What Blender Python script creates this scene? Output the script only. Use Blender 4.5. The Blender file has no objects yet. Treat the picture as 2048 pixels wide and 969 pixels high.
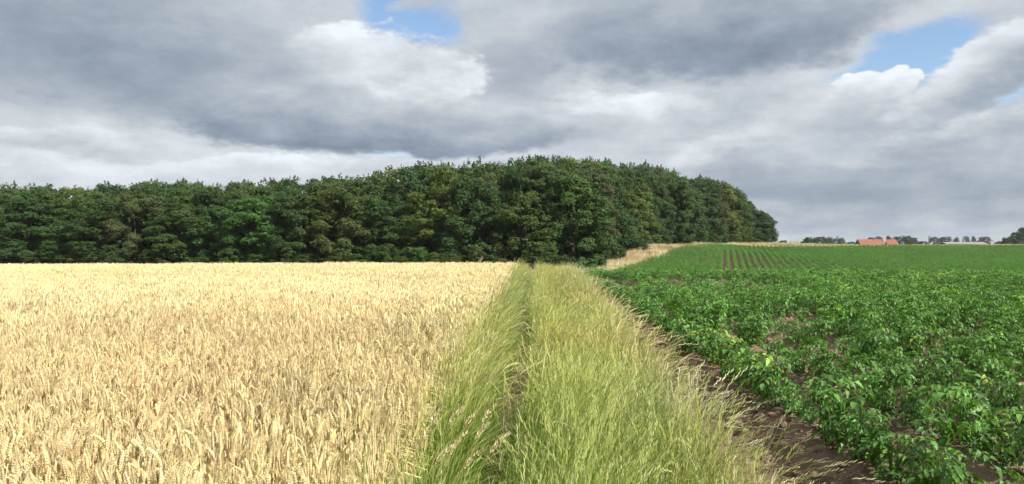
import bpy, math, random
import numpy as np
from mathutils import Matrix, Vector, Euler

random.seed(7)
rng = np.random.default_rng(7)
scene = bpy.context.scene
C = scene.collection
R = math.radians
EYE, FPX, HOR = 1.65, 1577.0, 488.0      # eye height (m), focal length and horizon row in photo pixels

# ------------------------------------------------------------------ camera, sky, sun, exposure
cam_d = bpy.data.cameras.new('camera')
cam_d.sensor_width = 36.0
cam_d.lens = 36.0 * FPX / 2048.0
cam_d.clip_start = 0.05
cam_d.clip_end = 30000.0
cam = bpy.data.objects.new('camera', cam_d)
C.objects.link(cam)
cam.location = (0, 0, EYE)
cam.rotation_euler = (R(90.0) + math.atan(3.5 / FPX), 0, 0)
scene.camera = cam

EXPO = 0.75
SKY_STRENGTH = 0.10
HAZE = 0.00009
SUN_AZ = R(128.0)       # clockwise from +Y (north): right and somewhat behind the camera
SUN_EL = R(42.0)

scene.view_settings.view_transform = 'Standard'
scene.view_settings.look = 'None'
scene.view_settings.gamma = 1.0
scene.view_settings.use_curve_mapping = False
scene.view_settings.exposure = EXPO

cy = scene.cycles
cy.max_bounces = 6
cy.diffuse_bounces = 3
cy.glossy_bounces = 2
cy.transmission_bounces = 4
cy.transparent_max_bounces = 4
cy.caustics_reflective = False
cy.caustics_refractive = False
cy.sample_clamp_indirect = 4.0
cy.use_denoising = True
cy.use_adaptive_sampling = True
cy.adaptive_threshold = 0.025

sun_d = bpy.data.lights.new('sun', 'SUN')
sun_d.energy = 5.0
sun_d.angle = R(0.53)
sun_d.color = (1.0, 0.94, 0.85)
sun = bpy.data.objects.new('sun', sun_d)
C.objects.link(sun)
sdir = Vector((math.sin(SUN_AZ) * math.cos(SUN_EL), math.cos(SUN_AZ) * math.cos(SUN_EL), math.sin(SUN_EL)))
sun.rotation_euler = sdir.to_track_quat('Z', 'Y').to_euler()
sun.location = (40, -30, 60)


class NT:
    """tiny helper for node trees"""
    def __init__(s, tree):
        s.t = tree
        s.n = tree.nodes
        s.l = tree.links

    def node(s, kind, **kw):
        nd = s.n.new(kind)
        for k, v in kw.items():
            setattr(nd, k, v)
        return nd

    def put(s, sock, v):
        if isinstance(v, bpy.types.NodeSocket):
            s.l.new(v, sock)
        elif v is not None:
            sock.default_value = v

    def m(s, op, a, b=None, c=None, clamp=False):
        nd = s.n.new('ShaderNodeMath')
        nd.operation = op
        nd.use_clamp = clamp
        s.put(nd.inputs[0], a)
        s.put(nd.inputs[1], b)
        s.put(nd.inputs[2], c)
        return nd.outputs[0]

    def add(s, *a):
        r = a[0]
        for b in a[1:]:
            r = s.m('ADD', r, b)
        return r

    def mul(s, a, b): return s.m('MULTIPLY', a, b)
    def sub(s, a, b): return s.m('SUBTRACT', a, b)

    def smooth(s, x, lo, hi):
        nd = s.n.new('ShaderNodeMapRange')
        nd.interpolation_type = 'SMOOTHSTEP'
        s.put(nd.inputs['Value'], x)
        nd.inputs['From Min'].default_value = lo
        nd.inputs['From Max'].default_value = hi
        return nd.outputs['Result']

    def noise(s, vec, scale, detail=5.0, rough=0.55, dist=0.0):
        nd = s.n.new('ShaderNodeTexNoise')
        s.put(nd.inputs['Vector'], vec)
        nd.inputs['Scale'].default_value = scale
        nd.inputs['Detail'].default_value = detail
        nd.inputs['Roughness'].default_value = rough
        nd.inputs['Distortion'].default_value = dist
        return nd.outputs['Fac']

    def xyz(s, x, y, z):
        nd = s.n.new('ShaderNodeCombineXYZ')
        s.put(nd.inputs[0], x); s.put(nd.inputs[1], y); s.put(nd.inputs[2], z)
        return nd.outputs[0]

    def mix(s, f, a, b, mode='MIX'):
        nd = s.n.new('ShaderNodeMix')
        nd.data_type = 'RGBA'
        nd.blend_type = mode
        s.put(nd.inputs[0], f)
        s.put(nd.inputs[6], a if isinstance(a, bpy.types.NodeSocket) else tuple(a) + (1.0,) * (4 - len(a)))
        s.put(nd.inputs[7], b if isinstance(b, bpy.types.NodeSocket) else tuple(b) + (1.0,) * (4 - len(b)))
        return nd.outputs[2]


def build_world():
    w = bpy.data.worlds.new('World')
    scene.world = w
    w.use_nodes = True
    w.node_tree.nodes.clear()
    k = NT(w.node_tree)
    sky = k.node('ShaderNodeTexSky', sky_type='NISHITA')
    sky.sun_disc = False
    sky.sun_elevation = SUN_EL
    sky.sun_rotation = SUN_AZ
    sky.altitude = 60
    sky.air_density = 1.0
    sky.dust_density = 0.6
    sky.ozone_density = 2.0
    tc = k.node('ShaderNodeTexCoord')
    d = tc.outputs['Generated']
    sep = k.node('ShaderNodeSeparateXYZ')
    k.l.new(d, sep.inputs[0])
    x, y, z = sep.outputs
    az = k.m('ARCTAN2', x, y)
    el = k.m('ARCSINE', z)
    # cloud deck seen in perspective: noise stretched sideways, flatter towards the horizon
    zz = k.m('MAXIMUM', z, 0.0)
    inv = k.m('DIVIDE', 1.0, k.m('ADD', zz, 0.20))
    deck = k.xyz(k.mul(x, inv), k.mul(y, inv), k.mul(zz, 1.5))
    ball = k.xyz(k.mul(x, 1.0), k.mul(y, 1.0), k.mul(z, 2.0))
    wa = k.noise(ball, 5.5, 9.0, 0.60)
    wb = k.noise(k.xyz(k.add(x, 7.3), k.add(y, 3.1), k.mul(z, 2.0)), 6.5, 9.0, 0.60)
    az2 = k.add(az, k.mul(k.sub(wa, 0.5), 0.15))
    el2 = k.add(el, k.mul(k.sub(wb, 0.5), 0.085))

    def local(px, py, sx, sy, rot=0.0):
        """warped coordinates of a cloud centred in the given direction, in units of its half size"""
        a0 = math.atan((px - 1024) / FPX)
        e0 = math.atan((HOR - py) / FPX * math.cos(a0))
        dx = k.sub(az2, a0)
        dy = k.sub(el2, e0)
        if rot:
            c, s_ = math.cos(R(rot)), math.sin(R(rot))
            dx, dy = k.add(k.mul(dx, c), k.mul(dy, s_)), k.sub(k.mul(dy, c), k.mul(dx, s_))
        return k.mul(dx, FPX / sx), k.mul(dy, FPX / sy)

    def G(px, py, sx, sy, amp, rot=0.0):
        ux, uy = local(px, py, sx, sy, rot)
        q = k.add(k.mul(ux, ux), k.mul(uy, uy))
        return k.mul(k.m('EXPONENT', k.mul(q, -1.0)), amp)

    big = k.noise(deck, 1.1, 3.0, 0.5)
    mid = k.noise(deck, 3.2, 7.0, 0.55, 0.3)
    wisp = k.noise(ball, 13.0, 9.0, 0.66)
    fine = k.noise(ball, 38.0, 5.0, 0.62)
    soft = k.noise(ball, 4.0, 3.0, 0.5)
    puff = k.node('ShaderNodeTexVoronoi', feature='SMOOTH_F1')
    puff.inputs['Scale'].default_value = 60.0
    puff.inputs['Smoothness'].default_value = 0.35
    k.put(puff.inputs['Vector'], ball)
    bump = k.sub(0.42, puff.outputs['Distance'])
    # the high sheet behind everything
    L = k.add(0.815, k.mul(k.sub(big, 0.5), 0.14), k.mul(k.sub(mid, 0.5), 0.16), k.mul(k.sub(wisp, 0.5), 0.26))
    for b in [(400, 335, 260, 26, 0.11), (150, 300, 200, 60, 0.04), (1250, 215, 190, 40, 0.05), (1640, 235, 120, 55, 0.08, 30.0), (1900, 300, 220, 60, -0.05),
              (1800, 420, 480, 75, -0.09), (1950, 230, 160, 50, -0.05), (980, 312, 70, 14, 0.08), (1150, 260, 150, 40, -0.03), (1560, 370, 260, 40, -0.06)]:
        L = k.add(L, G(*b))
    # holes of blue in the sheet: some in view, others of the same kind elsewhere
    hole = k.add(G(825, 20, 100, 85, 1.12), G(1815, 122, 125, 50, 1.3, 14.0), G(2040, 160, 80, 34, 1.0, 20.0), G(765, 320, 70, 12, 0.65),
                 k.mul(k.smooth(big, 0.68, 0.82), 0.8))
    hf = k.smooth(k.add(hole, k.mul(k.sub(wisp, 0.5), 0.7)), 0.30, 0.85)

    def cloud(Lp, hp, px, py, sx, sy, rot, edge, top, base, nz=0.8, fz=0.35, pz=0.0, rel=0.16, bias=0.0):
        """one nearer cloud: soft body, ragged rim, lighter top and darker base"""
        ux, uy = local(px, py, sx, sy, rot)
        f = k.sub(1.0, k.add(k.mul(ux, ux), k.mul(uy, uy)))
        f = k.add(f, k.mul(k.sub(wisp, 0.5), nz), k.mul(k.sub(fine, 0.5), fz), k.mul(bump, pz))
        al = k.smooth(f, 0.0, edge)
        g = k.smooth(k.add(uy, k.mul(k.sub(soft, 0.5), 1.6)), -0.9, 0.9)
        Lc = k.add(base, k.mul(g, top - base), k.mul(k.sub(wisp, 0.5), rel), k.mul(k.sub(mid, 0.5), rel), k.mul(bump, pz * 0.10))
        return k.add(k.mul(Lp, k.sub(1.0, al)), k.mul(Lc, al)), k.mul(hp, k.sub(1.0, al))
    for c_ in [
        (860, 0, 60, 26, 10, 1.3, 0.80, 0.76, 1.2, 0.5),                       # veil inside the gap
        (1250, 215, 230, 34, -3, 0.9, 0.92, 0.80, 1.2, 0.8, 0.1, 0.3),
        (420, 338, 330, 26, 2, 0.6, 0.96, 0.86, 1.0, 0.7, 0.1, 0.2),
        (110, 285, 200, 40, 0, 0.9, 0.90, 0.78, 1.1, 0.6, 0.1, 0.3),
        (1480, 300, 200, 40, 18, 1.0, 0.88, 0.76, 1.2, 0.8, 0.1, 0.3),
        (1900, 260, 170, 34, 12, 1.0, 0.84, 0.74, 1.2, 0.8, 0.1, 0.3),
        (1010, 120, 120, 90, 0, 1.0, 0.80, 0.68, 1.0, 0.4),
        (770, 145, 200, 108, 0, 0.50, 0.99, 0.80, 1.1, 0.9, 0.15, 0.34),       # white billow
        (1728, 200, 70, 62, 0, 0.30, 1.00, 0.78, 0.6, 0.6, 0.8, 0.22),         # cauliflower head
        (1640, 270, 170, 70, 20, 0.9, 0.82, 0.74, 1.0, 0.5, 0.2, 0.2),
        (1985, 142, 215, 55, 22, 0.5, 0.92, 0.70, 1.0, 0.8, 0.3, 0.26),
        (200, 70, 500, 165, -4, 1.0, 0.74, 0.62, 0.9, 0.35, 0.0, 0.26),
        (740, 258, 440, 66, -2, 0.55, 0.76, 0.57, 0.9, 0.45, 0.0, 0.26),
        (1420, 50, 420, 120, 3, 0.75, 0.73, 0.58, 1.0, 0.50, 0.0, 0.25),
        (1650, 372, 300, 42, 0, 1.1, 0.71, 0.63, 0.9, 0.2),
    ]:
        L, hf = cloud(L, hf, *c_)
    L = k.m('MINIMUM', k.m('MAXIMUM', L, 0.48), 0.98)
    gain = 1.0 / (2 ** EXPO) / SKY_STRENGTH
    dark = k.smooth(L, 0.86, 0.56)
    rr = k.mul(k.m('POWER', k.mul(L, k.sub(0.970, k.mul(dark, 0.055))), 2.2), gain)
    gg = k.mul(k.m('POWER', L, 2.2), gain)
    bb = k.mul(k.m('POWER', k.mul(L, k.add(1.030, k.mul(dark, 0.075))), 2.2), gain)
    cc = k.node('ShaderNodeCombineColor')
    for i, c_ in enumerate((rr, gg, bb)):
        k.l.new(c_, cc.inputs[i])
    col = k.mix(hf, cc.outputs[0], sky.outputs[0])
    bg = k.node('ShaderNodeBackground')
    bg.inputs['Strength'].default_value = SKY_STRENGTH
    k.l.new(col, bg.inputs['Color'])
    out = k.node('ShaderNodeOutputWorld')
    k.l.new(bg.outputs[0], out.inputs[0])
    w.cycles.sampling_method = 'MANUAL'
    w.cycles.sample_map_resolution = 512


build_world()

# ------------------------------------------------------------------ small helpers

def P(px, py, D):
    return np.array([(px - 1024) / FPX * D, D, EYE + (HOR - py) / FPX * D])


def vnoise(x, y, seed=0):
    """value noise in [0,1], vectorised"""
    x = np.asarray(x, float); y = np.asarray(y, float)
    xi = np.floor(x).astype(np.int64); yi = np.floor(y).astype(np.int64)
    fx = x - xi; fy = y - yi
    fx = fx * fx * (3 - 2 * fx); fy = fy * fy * (3 - 2 * fy)

    def h(a, b):
        n = (a * 374761393 + b * 668265263 + seed * 974634541) & 0x7fffffff
        n = ((n ^ (n >> 13)) * 1274126177) & 0x7fffffff
        return ((n ^ (n >> 16)) & 0xffff) / 65535.0
    a = h(xi, yi); b = h(xi + 1, yi); c = h(xi, yi + 1); d = h(xi + 1, yi + 1)
    return (a * (1 - fx) + b * fx) * (1 - fy) + (c * (1 - fx) + d * fx) * fy


def fbm(x, y, o=4, seed=0):
    s = 0; a = 1; t = 0
    for i in range(o):
        s = s + a * vnoise(np.asarray(x) * 2 ** i, np.asarray(y) * 2 ** i, seed + i); t += a; a *= 0.5
    return s / t


def tag(o, label=None, cat=None, group=None, kind=None):
    if label: o['label'] = label
    if cat: o['category'] = cat
    if group: o['group'] = group
    if kind: o['kind'] = kind
    return o


def mesh_obj(name, me, parent=None, link=True):
    o = bpy.data.objects.new(name, me)
    if link: C.objects.link(o)
    if parent is not None: o.parent = parent
    return o


def empty(name, loc, rz=0.0):
    o = bpy.data.objects.new(name, None)
    o.empty_display_size = 0.2
    C.objects.link(o)
    o.location = loc
    o.rotation_euler = (0, 0, rz)
    return o


class MB:
    """collects vertices, faces and vertex colours, makes one mesh"""
    def __init__(s):
        s.v = []; s.f = []; s.c = []

    def add(s, vs, fs, cols):
        b = len(s.v)
        s.v.extend([tuple(map(float, p)) for p in vs])
        s.f.extend([tuple(i + b for i in f) for f in fs])
        if len(cols) == 3 and not hasattr(cols[0], '__len__'):
            s.c.extend([tuple(cols)] * len(vs))
        else:
            s.c.extend([tuple(c) for c in cols])

    def box(s, lo, hi, col, M=None):
        x0, y0, z0 = lo; x1, y1, z1 = hi
        vs = [(x0, y0, z0), (x1, y0, z0), (x1, y1, z0), (x0, y1, z0), (x0, y0, z1), (x1, y0, z1), (x1, y1, z1), (x0, y1, z1)]
        if M is not None: vs = [tuple(M @ Vector(p)) for p in vs]
        s.add(vs, [(3, 2, 1, 0), (4, 5, 6, 7), (0, 1, 5, 4), (1, 2, 6, 5), (2, 3, 7, 6), (3, 0, 4, 7)], col)

    def tube(s, pts, rad, col, n=6):
        pts = [np.array(p, float) for p in pts]
        rings = []
        for i, p in enumerate(pts):
            t = pts[min(i + 1, len(pts) - 1)] - pts[max(i - 1, 0)]
            t = t / (np.linalg.norm(t) + 1e-9)
            a = np.cross(t, [0.3, 1, 0.1] if abs(t[2]) > 0.7 else [0, 0, 1]); a /= np.linalg.norm(a)
            b = np.cross(t, a)
            r = rad[i] if hasattr(rad, '__len__') else rad
            rings.append([p + r * (a * math.cos(2 * math.pi * k / n) + b * math.sin(2 * math.pi * k / n)) for k in range(n)])
        vs = [q for r_ in rings for q in r_]
        fs = []
        for i in range(len(pts) - 1):
            for k in range(n):
                fs.append((i * n + k, i * n + (k + 1) % n, (i + 1) * n + (k + 1) % n, (i + 1) * n + k))
        fs.append(tuple(range(n))[::-1]); fs.append(tuple((len(pts) - 1) * n + k for k in range(n)))
        if hasattr(col[0], '__len__'):
            cols = [col[i] for i in range(len(pts)) for _ in range(n)]
        else: cols = col
        s.add(vs, fs, cols)

    def ribbon(s, pts, widths, cols, side):
        """flat blade along pts, side vector(s)"""
        vs = []; fs = []; cc = []
        sd = np.array(side, float)
        for i, p in enumerate(pts):
            p = np.array(p, float)
            vs += [p - sd * widths[i] / 2, p + sd * widths[i] / 2]
            cc += [cols[i], cols[i]]
        for i in range(len(pts) - 1):
            fs.append((2 * i, 2 * i + 1, 2 * i + 3, 2 * i + 2))
        s.add(vs, fs, cc)

    def mesh(s, name, mat, smooth=False):
        return make_mesh(name, s.v, s.f, s.c, mat, smooth)


def make_mesh(name, v, f, c, mat, smooth=False):
    me = bpy.data.meshes.new(name)
    me.from_pydata(v, [], f)
    if c is not None and len(c):
        at = me.color_attributes.new('Col', 'FLOAT_COLOR', 'POINT')
        arr = np.ones((len(v), 4), np.float32)
        arr[:, :3] = np.asarray(c, np.float32)
        at.data.foreach_set('color', arr.ravel())
    if smooth:
        me.polygons.foreach_set('use_smooth', np.ones(len(me.polygons), bool))
    if mat: me.materials.append(mat)
    me.update()
    return me


# ------------------------------------------------------------------ materials

def plant_mat(name, trans=0.25, rough=0.5, spec=0.3, vary=0.35, objcol=False, trans_col=(1.1, 1.15, 0.6), bump=0.0):
    """vegetation: the mesh's own colours, varied leaf by leaf and plant by plant, thin leaves let light through"""
    m = bpy.data.materials.new(name)
    m.use_nodes = True
    m.node_tree.nodes.clear()
    k = NT(m.node_tree)
    if objcol:
        base = k.node('ShaderNodeObjectInfo').outputs['Color']
    else:
        base = k.node('ShaderNodeAttribute', attribute_name='Col').outputs['Color']
    tint = k.node('ShaderNodeAttribute', attribute_name='tint', attribute_type='INSTANCER').outputs['Vector']
    va = k.node('ShaderNodeVectorMath', operation='ADD')
    k.l.new(tint, va.inputs[0]); va.inputs[1].default_value = (1, 1, 1)
    col = k.mix(1.0, base, va.outputs[0], 'MULTIPLY')
    isl = k.node('ShaderNodeNewGeometry').outputs['Random Per Island']
    hsv = k.node('ShaderNodeHueSaturation')
    k.l.new(k.add(0.5, k.mul(k.sub(isl, 0.5), 0.035)), hsv.inputs['Hue'])
    k.l.new(k.add(1.0 - vary * 0.5, k.mul(isl, vary)), hsv.inputs['Value'])
    hsv.inputs['Saturation'].default_value = 1.0
    k.l.new(col, hsv.inputs['Color'])
    col = hsv.outputs[0]
    pb = k.node('ShaderNodeBsdfPrincipled')
    k.l.new(col, pb.inputs['Base Color'])
    pb.inputs['Roughness'].default_value = rough
    pb.inputs['Specular IOR Level'].default_value = spec
    if bump > 0:                                   # crinkled leaf surface
        bp = k.node('ShaderNodeBump')
        bp.inputs['Strength'].default_value = bump
        bp.inputs['Distance'].default_value = 0.008
        k.l.new(k.noise(k.node('ShaderNodeTexCoord').outputs['Object'], 70.0, 2.0, 0.5), bp.inputs['Height'])
        k.l.new(bp.outputs[0], pb.inputs['Normal'])
    out = k.node('ShaderNodeOutputMaterial')
    if trans > 0:
        tr = k.node('ShaderNodeBsdfTranslucent')
        k.l.new(k.mix(1.0, col, trans_col, 'MULTIPLY'), tr.inputs['Color'])
        mx = k.node('ShaderNodeMixShader')
        mx.inputs[0].default_value = trans
        k.l.new(pb.outputs[0], mx.inputs[1]); k.l.new(tr.outputs[0], mx.inputs[2])
        k.l.new(mx.outputs[0], out.inputs[0])
    else:
        k.l.new(pb.outputs[0], out.inputs[0])
    return m


def surf_mat(name, colour, var=0.3, scale=3.0, rough=0.85, bump=0.0, bscale=20.0, vcol=False, spec=0.25, colour2=None):
    """a rough solid surface: noise between two tones plus fine relief"""
    m = bpy.data.materials.new(name)
    m.use_nodes = True
    m.node_tree.nodes.clear()
    k = NT(m.node_tree)
    pos = k.node('ShaderNodeTexCoord').outputs['Object']
    n1 = k.noise(pos, scale, 8.0, 0.62)
    if vcol:
        base = k.node('ShaderNodeAttribute', attribute_name='Col').outputs['Color']
        f = k.add(1.0 - var / 2, k.mul(n1, var))
        col = k.mix(1.0, base, k.xyz(f, f, f), 'MULTIPLY')
    else:
        c2 = colour2 or tuple(c * (1 - var) for c in colour)
        col = k.mix(k.smooth(n1, 0.3, 0.7), colour, c2)
    pb = k.node('ShaderNodeBsdfPrincipled')
    k.l.new(col, pb.inputs['Base Color'])
    pb.inputs['Roughness'].default_value = rough
    pb.inputs['Specular IOR Level'].default_value = spec
    if bump > 0:
        bp = k.node('ShaderNodeBump')
        bp.inputs['Strength'].default_value = bump
        bp.inputs['Distance'].default_value = 0.03
        k.l.new(k.noise(pos, bscale, 6.0, 0.65), bp.inputs['Height'])
        k.l.new(bp.outputs[0], pb.inputs['Normal'])
    out = k.node('ShaderNodeOutputMaterial')
    k.l.new(pb.outputs[0], out.inputs[0])
    return m


M_GROUND = surf_mat('ground', (1, 1, 1), 0.5, 0.8, 0.95, 0.4, 12.0, vcol=True, spec=0.1)
M_SOIL = surf_mat('soil', (0.245, 0.178, 0.118), 0.55, 4.0, 0.95, 1.0, 30.0, spec=0.1, colour2=(0.105, 0.074, 0.049))
M_CLOD = surf_mat('soil_clod', (0.27, 0.19, 0.13), 0.5, 9.0, 0.95, 0.5, 40.0, spec=0.1)
M_BARK = surf_mat('bark', (0.075, 0.062, 0.048), 0.5, 4.0, 0.9, 0.6, 15.0)
M_DEAD = surf_mat('dead_wood', (0.15, 0.12, 0.10), 0.4, 6.0, 0.9, 0.4, 20.0)
M_TREE = plant_mat('tree_foliage', 0.22, 0.55, 0.25, 0.9, objcol=True)
M_WHEAT = plant_mat('wheat_straw', 0.30, 0.55, 0.3, 0.40, trans_col=(1.05, 1.0, 0.8))
M_GRASS = plant_mat('grass_blades', 0.28, 0.5, 0.3, 0.45)
M_POTATO = plant_mat('potato_leaf', 0.22, 0.40, 0.30, 0.75, trans_col=(1.3, 1.5, 0.5), bump=0.5)
M_DRY = plant_mat('dry_grass', 0.22, 0.7, 0.15, 0.5, trans_col=(1.05, 1.0, 0.8))

# ------------------------------------------------------------------ terrain
SKEW = 0.029                         # the strip and the potato rows run a touch to the right of +Y
RSKEW = 0.012
ROW_U0, ROW_D = 2.24, 0.87           # first potato row (metres right of the camera) and row spacing

prof_y = np.array([-400, -60, 0, 15, 24, 31, 38, 46, 56, 68, 80])
prof_z = np.array([0.0, 0.0, 0, 0.07, 0.13, 0.08, -0.16, -0.62, -1.25, -1.80, -2.10])


def prof(y):
    # smoothed piecewise-linear
    y = np.asarray(y, float)
    return (np.interp(y - 3, prof_y, prof_z) + np.interp(y, prof_y, prof_z) + np.interp(y + 3, prof_y, prof_z)) / 3


ctrl = []
for yy in (-60, -25, 0, 8, 16, 24, 31, 38, 46, 56, 68):
    for xx in (-70, -45, -25, -8, 0, 8, 25, 50, 80, 120):
        ctrl.append((xx, yy, float(prof(yy)) - 0.0))
for xx in (-90, -60, -40, -20, 0):
    for yy in (85, 110, 140, 190):
        ctrl.append((xx, yy, -2.2))
for a in [(1150, 548, 95), (1205, 530, 105), (1250, 509, 118), (1300, 494, 132), (1385, 490, 150), (1470, 490, 170), (1555, 490, 188),
          (1240, 541, 92), (1290, 527, 104), (1330, 511, 115), (1380, 498, 135), (1460, 531, 105), (1500, 505, 143), (1500, 495, 167),
          (1700, 534, 105), (1700, 506, 145), (1700, 495, 168), (1700, 491.5, 184), (2040, 536, 105), (2040, 507, 145), (2040, 495, 168),
          (2040, 491.5, 184), (2500, 536, 105), (2500, 496, 168), (2500, 492, 184), (1700, 560, 84), (2100, 562, 84), (1300, 556, 84),
          (1200, 500, 150), (1100, 520, 150)]:
    ctrl.append(tuple(P(*a)))
for xx in (0, 60, 130, 220, 320):
    ctrl.append((xx, 240, 0.4)); ctrl.append((xx, 330, -1.2)); ctrl.append((xx, 450, -2.5))
for xx in (180, 260):
    for yy in (-20, 40, 80, 120):
        ctrl.append((xx, yy, float(prof(yy))))
ctrl = np.array(ctrl)


def tps_fit(p):
    n = len(p)
    d = np.hypot(p[:, None, 0] - p[None, :, 0], p[:, None, 1] - p[None, :, 1]) / 100.0
    K = np.where(d > 0, d * d * np.log(d + 1e-12), 0) + np.eye(n) * 2e-4
    Q = np.c_[np.ones(n), p[:, :2] / 100.0]
    A = np.block([[K, Q], [Q.T, np.zeros((3, 3))]])
    return np.linalg.solve(A, np.r_[p[:, 2], 0, 0, 0])


TW = tps_fit(ctrl)


def ground(x, y):
    x = np.atleast_1d(np.asarray(x, float)); y = np.atleast_1d(np.asarray(y, float))
    out = np.empty(len(x))
    xc = np.clip(x, -95, 330); yc = np.clip(y, -60, 460)
    for s in range(0, len(x), 20000):
        a, b = xc[s:s + 20000], yc[s:s + 20000]
        d2 = ((a[:, None] - ctrl[None, :, 0]) ** 2 + (b[:, None] - ctrl[None, :, 1]) ** 2) / 1e4
        K = 0.5 * d2 * np.log(d2 + 1e-14)
        out[s:s + 20000] = K @ TW[:-3] + TW[-3] + TW[-2] * a / 100 + TW[-1] * b / 100
    far = np.clip((np.hypot(x, y) - 450) / 300, 0, 1)
    out = out * (1 - far) - 3.0 * far
    near = np.clip((40 - y) / 14, 0, 1)           # the close ground follows its own profile
    near = near * near * (3 - 2 * near)
    zn = prof(y) + 0.008 * np.clip(x + 4, -30, 0) * np.clip((y - 6) / 24, 0, 1)
    return out * (1 - near) + zn * near


def in_poly(x, y, poly):
    x = np.asarray(x); y = np.asarray(y)
    r = np.zeros(x.shape, bool)
    n = len(poly)
    for i in range(n):
        x0, y0 = poly[i]; x1, y1 = poly[(i + 1) % n]
        c = ((y0 > y) != (y1 > y)) & (x < (x1 - x0) * (y - y0) / ((y1 - y0) or 1e-9) + x0)
        r ^= c
    return r


# far potato field, its headland and the dry bank below the wood
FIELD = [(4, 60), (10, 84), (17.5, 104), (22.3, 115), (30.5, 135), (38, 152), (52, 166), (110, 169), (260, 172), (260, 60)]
HEAD = [(4, 60), (10, 84), (17.5, 104), (22.3, 115), (30.5, 135), (38, 152), (50, 164), (36, 134), (31.5, 119), (27.5, 104), (20, 84), (16, 60)]
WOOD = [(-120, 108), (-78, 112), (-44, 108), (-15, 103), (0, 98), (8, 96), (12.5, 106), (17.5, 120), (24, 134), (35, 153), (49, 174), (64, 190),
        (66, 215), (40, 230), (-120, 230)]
BANK = [(7, 92), (12, 106), (17.0, 119), (23.5, 133), (35, 152), (49, 173), (64, 189), (260, 192), (260, 170), (110, 168), (50, 165),
        (38, 152), (30.5, 135), (22.3, 115), (17.5, 104), (11, 88), (5, 80)]


def uu(x, y): return x - SKEW * y


def ur(x, y): return x - RSKEW * y


def build_ground():
    def axis(lo, hi, step, end, g=1.25):
        a = list(np.arange(lo, hi, step)); s = step; v = a[-1]
        while v < end:
            s *= g; v += s; a.append(v)
        s = step; v = lo; b = []
        while v > -end:
            s *= g; v -= s; b.append(v)
        return np.array(b[::-1] + a)
    xs = axis(-90, 150, 1.6, 1300); ys = axis(-10, 210, 1.6, 1300)
    X, Y = np.meshgrid(xs, ys)
    x, y = X.ravel(), Y.ravel()
    u = uu(x, y)
    z = ground(x, y)
    pot = (x > 1.2) & (y < 62) & (y > -8)
    z = z - np.where(pot & (x > 2.4), 0.16, 0.0)
    z = z + (fbm(x * 0.3, y * 0.3, 3, 3) - 0.5) * 0.10 * np.clip((y - 60) / 40, 0, 1)
    col = np.tile(np.array([0.16, 0.17, 0.06]), (len(x), 1))                  # distant meadow
    def paint(mask, c):
        col[mask] = c
    paint((u < -0.6) & (y < 92) & (y > -60), (0.30, 0.22, 0.10))              # straw and soil below the wheat
    paint((u >= -0.6) & (u < 1.6) & (y < 80) & (y > -60), (0.10, 0.105, 0.035))
    paint((u >= 1.6) & (y < 80) & (y > -60), (0.13, 0.08, 0.05))
    paint(in_poly(x, y, FIELD), (0.070, 0.056, 0.030))  # far field soil, colour darkened to stand in for shade in the furrows
    paint(in_poly(x, y, BANK), (0.42, 0.37, 0.23))
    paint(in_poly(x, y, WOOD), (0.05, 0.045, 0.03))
    nx, ny = len(xs), len(ys)
    idx = np.arange(nx * ny).reshape(ny, nx)
    f = np.stack([idx[:-1, :-1], idx[:-1, 1:], idx[1:, 1:], idx[1:, :-1]], -1).reshape(-1, 4)
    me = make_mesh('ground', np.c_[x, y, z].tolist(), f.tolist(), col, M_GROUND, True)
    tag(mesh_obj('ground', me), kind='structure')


build_ground()


def ridge(u):
    """height of the earthed-up rows above the ground"""
    c = 0.5 + 0.5 * np.cos(2 * np.pi * (u - ROW_U0) / ROW_D)
    r = 0.21 * c ** 0.8
    edge = ROW_U0 - ROW_D / 2
    return np.where(u < edge, 0.055 * np.clip((edge - u) / 0.5, 0, 1), r)


def soil_z(x, y):
    u = ur(x, y)
    n = (fbm(x * 2.2, y * 2.2, 4, 11) - 0.5) * 0.12 + (fbm(x * 9, y * 9, 3, 23) - 0.5) * 0.09
    return ground(x, y) + ridge(u) + n


def build_soil():
    us = np.r_[np.arange(0.95, 8.0, 0.055), np.arange(8.0, 46, 0.106)]
    ys = [1.0]
    while ys[-1] < 62:
        ys.append(ys[-1] + 0.045 + 0.012 * max(0, ys[-1] - 5))
    ys = np.array(ys)
    U, Y = np.meshgrid(us, ys)
    x = (U + RSKEW * Y).ravel(); y = Y.ravel()
    z = soil_z(x, y)
    e = np.clip((U.ravel() - 0.95) / 0.25, 0, 1)
    z = z * e + (ground(x, y) - 0.03) * (1 - e)
    nx, ny = len(us), len(ys)
    idx = np.arange(nx * ny).reshape(ny, nx)
    f = np.stack([idx[:-1, :-1], idx[:-1, 1:], idx[1:, 1:], idx[1:, :-1]], -1).reshape(-1, 4)
    me = make_mesh('ploughed_soil', np.c_[x, y, z].tolist(), f.tolist(), None, M_SOIL, True)
    tag(mesh_obj('ploughed_soil', me), kind='structure')


build_soil()

# ------------------------------------------------------------------ scattering of what nobody could count

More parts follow.
